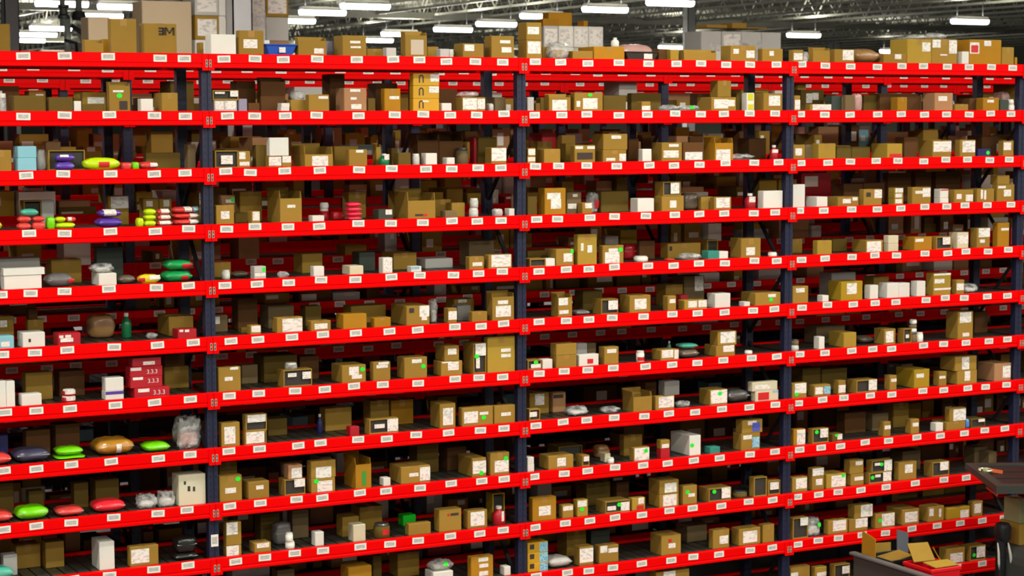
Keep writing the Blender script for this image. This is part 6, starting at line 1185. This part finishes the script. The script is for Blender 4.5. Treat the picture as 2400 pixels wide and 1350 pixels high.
# ------------------------------------------------------------------ uncounted goods on the racks behind, and past the ends of the main rack
def filler():
    rnd = random.Random(5); b = MB()
    mats = [col_mat('bx', 'k'), col_mat('bx', 'brown'), col_mat('bx', 'kp'), col_mat('bx', 'kl'), col_mat('bx', 'w'), col_mat('bx', 'dk'), col_mat('bx', 'gw'), col_mat('bx', 'ltblue'), M_LABEL, col_mat('bx', 'redd')]
    wts = [6, 4, 3, 3, 1.6, 2, 1.2, .25, 0, .5]
    def run(y0, top, r, x0, x1, fill, hmax=.29):
        zb = Z0-r*H+lift(y0, r)+DECK+.001; x = x0
        while x < x1:
            w = rnd.choice((.09, .13, .17, .21, .26, .32))*rnd.uniform(.85, 1.15)
            if x+w > x1: break
            near = min(((x+w/2) % W), W-((x+w/2) % W))
            if rnd.random() < fill and near > w/2+.05:
                h = min(hmax, rnd.uniform(.06, .27)); d = rnd.uniform(.15, .4); yy = y0+rnd.uniform(.05, .2)
                mi = rnd.choices(range(10), wts)[0]
                b.box(x, x+w, yy, yy+d, zb, zb+h, mi)
                if rnd.random() < .6:
                    lw, lh = w*rnd.uniform(.3, .6), h*rnd.uniform(.25, .5); lx = x+rnd.uniform(.05, .9)*(w-lw); lz = zb+rnd.uniform(.1, .9)*(h-lh)
                    b.box(lx, lx+lw, yy-.001, yy+.001, lz, lz+lh, 8)
                if rnd.random() < .22 and h < .18: b.box(x+.01, x+w*.85, yy+.01, yy+d*.9, zb+h, zb+max(h+.005, min(h*1.8, hmax)), rnd.choices(range(8), wts[:8])[0])
            x += w+rnd.uniform(.01, .07)
    for r in range(1, 12): run(2.0, -.03, r, -2.5, 5*W-.1, .72 if r < 8 else .9)
    for r in range(1, 12): run(4.0, -.085, r, -2.5, 6*W-.1, .8, .29 if r > 1 else .21)
    for r in range(1, 12): run(6.0, -.12, r, -2.5, 6*W-.1, .8 if r < 6 else .95, .29 if r > 1 else .17)
    for r in range(1, 5): run(8.0, -.12, r, .1, 7*W-.1, .8, .29 if r > 1 else .17)
    for r in range(0, 11):
        run(0, 0, r, -2*W+.1, -W-.1, .75); run(0, 0, r, 3*W+.5, 4*W-.1, .75)
        if r: run(0, 0, r, -W+.1, -2.0, .75)
    tag(b.build('stacked_cartons', mats), 'mixed brown and white cartons crowding the shelves of the racks behind', 'cartons', kind='stuff')
filler()

# ------------------------------------------------------------------ pallet loads on the rearmost rack
M_WOOD = mat('pallet wood', srgb(170, 132, 84), .8, noise=.2, scale=6)
M_FILM = clear_material('stretch film', .42, (.86, .85, .82))
RT = Z0-.12+DECK+.001
def pallet_load(x0, x1, y0, dep, ztop, nx, nz, cols, label, film=True, labels=.6, seed=1, skip=()):
    rnd = random.Random(seed)
    t = empty('pallet_load', ((x0+x1)/2, y0+dep/2, RT), label, 'pallet load'); w = x1-x0; hh = ztop-RT
    pw = MB()
    for i in range(3): pw.box(-w/2, w/2, -dep/2+i*(dep-.1)/2, -dep/2+i*(dep-.1)/2+.1, 0, .02)
    for i in range(3): pw.box(-w/2+i*(w-.1)/2, -w/2+i*(w-.1)/2+.1, -dep/2, dep/2, .02, .1)
    for i in range(6): pw.box(-w/2, w/2, -dep/2+i*(dep-.1)/5, -dep/2+i*(dep-.1)/5+.1, .1, .12)
    pw.build('pallet', M_WOOD, t)
    cw = w/nx; ch = (hh-.12)/nz
    for j in range(nz):
        for i in range(nx):
            if (i, j) in skip: continue
            g = rnd.uniform(0, .02)
            c = MB().box(-w/2+i*cw+.004, -w/2+(i+1)*cw-.004, -dep/2+g, dep/2-g, .12+j*ch, .12+(j+1)*ch-.004).build('carton', col_mat('bx', rnd.choice(cols)), t, bevel=.006)
            if rnd.random() < labels: patch('paper_label', c, M_LABEL, -w/2+(i+.5)*cw, .12+(j+.5)*ch, cw*.8, ch*.7, -dep/2+g-.001)
    if film: crumple(w+.06, dep+.06, hh+.03, rnd).build('stretch_film', M_FILM, t, (-w/2-.03, -dep/2-.03, .008), smooth=True)
    return t
big = MB().box(3.82, 4.57, 14.1, 14.6, RT, 6.40).build('cardboard_box', mat('pale tan board', srgb(196, 176, 142), .7), None, bevel=.01)
tag(big, 'very tall plain tan carton behind the carton printed 3M', 'carton')
o = MB().box(3.02, 3.34, 14.1, 14.5, RT, 6.15).build('cardboard_box', mat('pale tan board', srgb(196, 176, 142), .7), None, bevel=.008)
tag(o, 'pinkish carton behind the low open carton, top of a rack further back', 'carton')
o = MB().box(1.5, 1.90, 14.1, 14.5, RT, 6.02).build('cardboard_box', col_mat('bx', 'k'), None, bevel=.008)
tag(o, 'brown carton beside grey steel column above the neon bag bay', 'carton')
pallet_load(4.62, 6.10, 14.1, .56, 6.56, 4, 4, ['kp', 'gw', 'k', 'w'], 'tall film wrapped pallet load of cartons behind a grey column', seed=3)
pallet_load(10.49, 11.60, 14.1, .56, 6.17, 4, 3, ['w', 'gw', 'w'], 'pallet load of white labelled boxes with orange cartons on top', film=False, labels=1, seed=4)
for xa, xb, zt in ((10.46, 10.80, 6.28), (10.70, 11.18, 6.40), (11.22, 11.34, 6.26)):
    if xa > 10.6 or True:
        y_ = 14.12 + (0 if xa != 10.70 else .25)
        o = MB().box(xa+.02, xb-.02, y_, y_+.22, 6.171-.005, zt).build('cardboard_box', col_mat('bx', 'o'), None, bevel=.006)
        tag(o, {10.46: 'low orange brown carton', 10.70: 'tall orange brown carton', 11.22: 'narrow orange brown carton'}[xa] + ' lying on the white labelled pallet load', 'carton')
pallet_load(13.52, 15.17, 14.1, .56, 6.14, 4, 3, ['gw', 'w', 'gw'], 'wide film wrapped pallet load of pale boxes topped by flat cartons', labels=.4, seed=5)
for xa, xb, a in ((13.68, 14.15, 0), (14.2, 14.55, .04), (14.5, 14.98, -.03)):
    o = MB().box(xa, xb-.06, 14.18, 14.55, 6.196, 6.25+a).build('cardboard_box', col_mat('bx', 'k'), None, bevel=.006)
    tag(o, {0: 'flat brown carton', .04: 'thicker flat brown carton', -.03: 'thin flat brown carton'}[a] + ' on the wide film wrapped pallet load', 'carton')

# sprinkler riser hanging from the roof above the neon bag bay
M_CHROME = mat('dull chrome', srgb(180, 188, 180), .3, metal=.35)
sv = empty('sprinkler_valve', (4.3, 20.0, ROOF_Z-.75), 'dull chrome sprinkler valve on vertical pipes under the roof', 'valve')
zz = lambda v: v-(ROOF_Z-.75)
MB().tube([(-.10, 0, zz(ROOF_Z-.7)), (-.10, 0, zz(6.3))], .05, 12).tube([(.2, .05, zz(ROOF_Z-.7)), (.2, .05, zz(6.4))], .06, 12).build('pipe', M_CHROME, sv, smooth=True)
MB().tube([(-.02, 0, zz(6.45)), (-.02, 0, zz(5.6))], .06, 12).tube([(.06, 0, zz(6.2)), (.16, 0, zz(6.18)), (.26, 0, zz(6.05)), (.28, 0, zz(5.6))], .05, 12).build('branch_pipe', M_CHROME, sv, smooth=True)
MB().lathe([(.10, zz(6.42)), (.10, zz(6.47)), (.07, zz(6.5)), (.07, zz(6.6)), (.1, zz(6.62)), (.1, zz(6.66))], -.08, 0, 16).lathe([(.11, zz(6.40)), (.13, zz(6.45)), (.10, zz(6.55)), (.06, zz(6.56))], .2, .05, 16).build('flange', mat('dark casting', srgb(70, 72, 68), .4, metal=.6), sv)
MB().tube([(.02, -.1, zz(6.3)), (.3, -.12, zz(6.12)), (.34, -.1, zz(5.9))], .035, 10).tube([(-.1, -.1, zz(6.05)), (.1, -.1, zz(6.0)), (.12, -.1, zz(5.75))], .03, 10).build('hose', M_DARK, sv, smooth=True)

# white card stuck to the first post
o = MB().box(-.028, .028, -.001, .001, -.045, .045).build('post_card', M_TAG, A, (.004, .0195, 1.5465))

# ------------------------------------------------------------------ grey pick cart and lift truck in the aisle before the main rack
M_CART = mat('grey cart panel', srgb(66, 70, 67), .45, noise=.06, scale=4)
M_BLACK = mat('black plastic', srgb(24, 25, 26), .45)
M_GUARD = mat('dark guard steel', srgb(28, 31, 28), .45, noise=.1, scale=6)
cart = empty('pick_cart', (5.86, -.95, 0), 'dark grey pick cart heaped with totes and cardboard before the rack', 'cart')
cx0, cx1, cy0, cy1, ct = -.25, .34, -.62, .55, .913
MB().box(cx0, cx1, cy0, cy1, .18, .24).box(cx0, cx0+.02, cy0, cy1, .24, ct).box(cx1-.02, cx1, cy0, cy1, .24, ct-.1).box(cx0+.02, cx1-.02, cy0, cy0+.02, .24, ct-.12).box(cx0+.02, cx1-.02, cy1-.02, cy1, .24, ct-.05).build('body', M_CART, cart)
MB().box(cx0-.03, cx0+.035, cy0, cy1+.03, ct, ct+.025).build('rim', mat('pale grey rim', srgb(104, 106, 104), .4), cart, bevel=.006)
MB().box(cx0+.03, cx1-.03, cy0+.03, cy1-.03, .60, .62).build('shelf_board', M_BLACK, cart)
for sx in (cx0+.08, cx1-.08):
    for sy in (cy0+.1, cy1-.1):
        w_ = MB(); w_.add([(-.02, .07*math.cos(a*math.pi/8), .07*math.sin(a*math.pi/8)) for a in range(16)]+[(.02, .07*math.cos(a*math.pi/8), .07*math.sin(a*math.pi/8)) for a in range(16)],
             [tuple(range(16)), tuple(range(31, 15, -1))]+[(i, i+16, (i+1)%16+16, (i+1)%16) for i in range(16)]); w_.build('wheel', M_BLACK, cart, (sx, sy, .07))
        MB().box(sx-.03, sx+.03, sy-.03, sy+.03, .1, .18).build('caster', M_GUARD, cart)
def tote(name, x0, x1, y0, y1, z0, z1, mt, label, cat):
    s = .025; t = .008
    def ring(a, z): return [(x0+a,y0+a,z),(x1-a,y0+a,z),(x1-a,y1-a,z),(x0+a,y1-a,z)]
    vs = ring(s, z0)+ring(.008, z1-.03)+ring(0, z1-.028)+ring(0, z1)+ring(t+.008, z1)+ring(s+t, z0+t)
    fs = [(3,2,1,0)]+[(4*k+i, 4*k+(i+1)%4, 4*k+4+(i+1)%4, 4*k+4+i) for k in range(5) for i in range(4)]+[(20,21,22,23)]
    o = MB().add([(a-(x0+x1)/2, b-(y0+y1)/2, c-z0) for a, b, c in vs], fs).build(name, mt, None, ((x0+x1)/2, (y0+y1)/2, z0), bevel=.003)
    return tag(o, label, cat)
tote('black_tote', 5.69, 6.00, -.80, -.47, .622, .93, M_BLACK, 'black tote with cardboard offcuts in the grey pick cart', 'tote')
tote('red_tote', 5.71, 6.03, -1.30, -.93, .622, .955, mat('red tote plastic', (.75, .004, .01), .4), 'red tote with cardboard flaps at the cart end', 'tote')
def sheet(name, pts, th, mt, label, cat='cardboard'):
    a, b_, c = Vector(pts[0]), Vector(pts[1]), Vector(pts[2]); n = (b_-a).cross(c-a).normalized()*th
    k = len(pts); P = [Vector(p) for p in pts]; base = sum(P, Vector())/k
    vs = [p-base for p in P]+[p+n-base for p in P]
    o = MB().add(vs, [tuple(range(k-1, -1, -1)), tuple(range(k, 2*k))]+[(i, (i+1)%k, (i+1)%k+k, i+k) for i in range(k)]).build(name, mt, None, base)
    return tag(o, label, cat)
KB = col_mat('bx', 'o'); KK = col_mat('bx', 'k')
sheet('cardboard_sheet', [(5.665, -.44, .63), (5.665, -.63, .63), (5.665, -.63, 1.09), (5.665, -.45, 1.13)], .006, KB, 'tall upright brown cardboard sheet in the grey pick cart')
sheet('cardboard_offcut', [(5.80, -.44, .63), (5.98, -.44, .63), (5.99, -.42, .99), (5.81, -.42, 1.0)], .006, KK, 'bright brown cardboard offcut behind the black tote')
sheet('grey_panel', [(6.04, -.45, .63), (6.16, -.45, .63), (6.16, -.44, 1.06), (6.04, -.44, 1.10)], .012, mat('blue grey board', srgb(96, 100, 108), .5), 'small blue grey board standing in the pick cart', 'board')
sheet('cardboard_flap', [(5.72, -.75, .90), (5.96, -.76, .94), (5.98, -.55, .945), (5.74, -.52, .90)], .006, KK, 'flat cardboard flap lying over the black tote')
sheet('bent_flap', [(5.74, -1.04, .962), (5.95, -1.06, .962), (6.05, -.84, 1.06), (5.83, -.84, 1.07)], .007, KK, 'slanting cardboard flap between the black and red totes')
sheet('folded_flap', [(6.05, -1.10, .84), (6.15, -.95, .87), (6.14, -.80, .98), (6.09, -.86, 1.02)], .007, KB, 'folded darker cardboard flap beside the slanting flap')
sheet('tote_flap', [(5.78, -1.27, .957), (6.02, -1.27, .957), (6.03, -1.12, .970), (5.78, -1.11, .970)], .007, col_mat('bx', 'kl'), 'pale cardboard flap lying across the red tote')

truck = empty('lift_truck', (7.35, -1.15, 0), 'dark grey lift truck with overhead guard at the rack end', 'truck')
T0 = Vector((7.35, -1.15, 0))
U = Vector((.889, -.457, 0)); V = Vector((-.457, -.889, 0)); G0 = Vector((6.917, -.3, 0))-T0
def slab(b, u0, u1, v0, v1, z0, z1, mi=0):
    q = [G0+U*a+V*c for a, c in ((u0, v0), (u1, v0), (u1, v1), (u0, v1))]
    b.add([(p.x, p.y, z0) for p in q]+[(p.x, p.y, z1) for p in q], [(0,3,2,1)[::-1], (4,5,6,7)[::-1], (0,1,5,4), (1,2,6,5), (2,3,7,6), (3,0,4,7)], mi)
gb = MB()
slab(gb, 0, 1.25, 0, .09, 1.535, 1.588); slab(gb, 0, 1.25, 1.0, 1.09, 1.52, 1.588); slab(gb, 0, .08, .09, 1.0, 1.53, 1.588); slab(gb, 1.17, 1.25, .09, 1.0, 1.53, 1.588)
gb.build('overhead_guard', mat('grey guard edge', srgb(48, 50, 44), .5), truck)
for i in range(6):
    sb = MB(); slab(sb, .08, 1.17, .10+i*.152, .10+i*.152+.135, 1.545, 1.575+.004*(i % 2)); sb.build('guard_slat', M_GUARD, truck)
eb = MB(); slab(eb, .0, .012, .75, 1.09, 1.50, 1.52); eb.build('red_reflector', mat('dull red strip', srgb(150, 30, 20), .5), truck)
for a, c in ((1.2, .05), (1.2, 1.04)):
    q = G0+U*a+V*c; MB().bar((q.x, q.y, .3), (q.x, q.y, 1.53), .06, .06).build('guard_post', M_BLACK, truck)
# body of the truck
bb = MB(); prof = [(-.40, .12), (.62, .12), (.62, .93), (-.30, .93), (-.37, .90), (-.40, .82)]
n = len(prof)
bb.add([(x, -.55, z) for x, z in prof]+[(x, .42, z) for x, z in prof], [tuple(range(n)), tuple(range(2*n-1, n-1, -1))]+[(i, i+n, (i+1)%n+n, (i+1)%n) for i in range(n)])
bb.build('truck_body', mat('truck grey', srgb(74, 76, 72), .45), truck, bevel=.03)
rc = MB(); k = 20
rc.add([(-.17+.17*math.cos(2*math.pi*i/k), -.562, .52+.2*math.sin(2*math.pi*i/k)) for i in range(k)]+[(-.17+.15*math.cos(2*math.pi*i/k), -.545, .52+.18*math.sin(2*math.pi*i/k)) for i in range(k)], [tuple(range(k))[::-1]]+[(i, (i+1)%k, (i+1)%k+k, i+k) for i in range(k)])
rc.build('wheel_cover', M_BLACK, truck)
MB().tube([(-.45, .35, .12), (-.45, .35, 1.0)], .045, 12).build('mast', M_BLACK, truck)
pillow(.14, .14, .18, random.Random(2), 2.6, .08).build('mast_head', M_BLACK, truck, (-.50, .28, .97), smooth=True)
M_HOSE = mat('white hose', srgb(206, 204, 190), .4)
MB().tube([(-.53, .30, .98), (-.535, .28, .90), (-.53, .28, .80), (-.515, .29, .74)], [.005, .010, .011, .005], 8).build('hose', M_HOSE, truck, smooth=True)
MB().tube([(-.42, .29, .97), (-.405, .28, .88), (-.385, .28, .78), (-.38, .28, .70), (-.39, .29, .62)], [.006, .012, .014, .010, .005], 8).build('hose', M_HOSE, truck, smooth=True)
MB().box(-.395, -.365, .255, .265, .735, .755).build('red_clip', mat('dull red strip', srgb(150, 30, 20), .5), truck)
for sx in (-.2, .45):
    for sy in (-.4, .3):
        w_ = MB().tube([(sx-.05, sy, .1), (sx+.05, sy, .1)], .1, 16); w_.build('wheel', M_BLACK, truck)
o = MB().box(7.06, 7.34, -.86, -.60, .931, 1.12).build('cardboard_box', col_mat('bx', 'k'), None, bevel=.004); tag(o, 'brown carton lying on the grey lift truck body', 'carton')
o = MB().box(7.07, 7.20, -.85, -.64, 1.121, 1.33).build('product_box', mat('pale green box', srgb(150, 150, 104), .6), None, bevel=.004); tag(o, 'pale greenish box on the carton carried by the lift truck', 'box')
# snap hook left lying on the guard, with its orange strap end
hk = empty('snap_hook', (6.79, -.71, 1.59), 'bright metal snap hook with orange strap on the truck guard', 'hook')
pts = [(.055*math.cos(a), .055*math.sin(a)*.75, .012) for a in [math.radians(v) for v in range(-20, 300, 20)]]
q = [(-U*x-V*y*1.6+Vector((0, 0, z))) for x, y, z in pts]
MB().tube(q, .010, 8).build('ring', mat('bright steel', srgb(235, 232, 190), .2, metal=.6), hk, smooth=True)
MB().box(-.02, .02, -.012, .012, .0, .03).build('swivel', mat('bright steel', srgb(235, 232, 190), .2, metal=.6), hk)
e1 = U*.05+V*.03; e2 = U*.13+V*.08
MB().bar((e1.x, e1.y, .012), (e2.x, e2.y, .006), .03, .008).build('strap', mat('orange webbing', srgb(210, 96, 40), .6), hk)
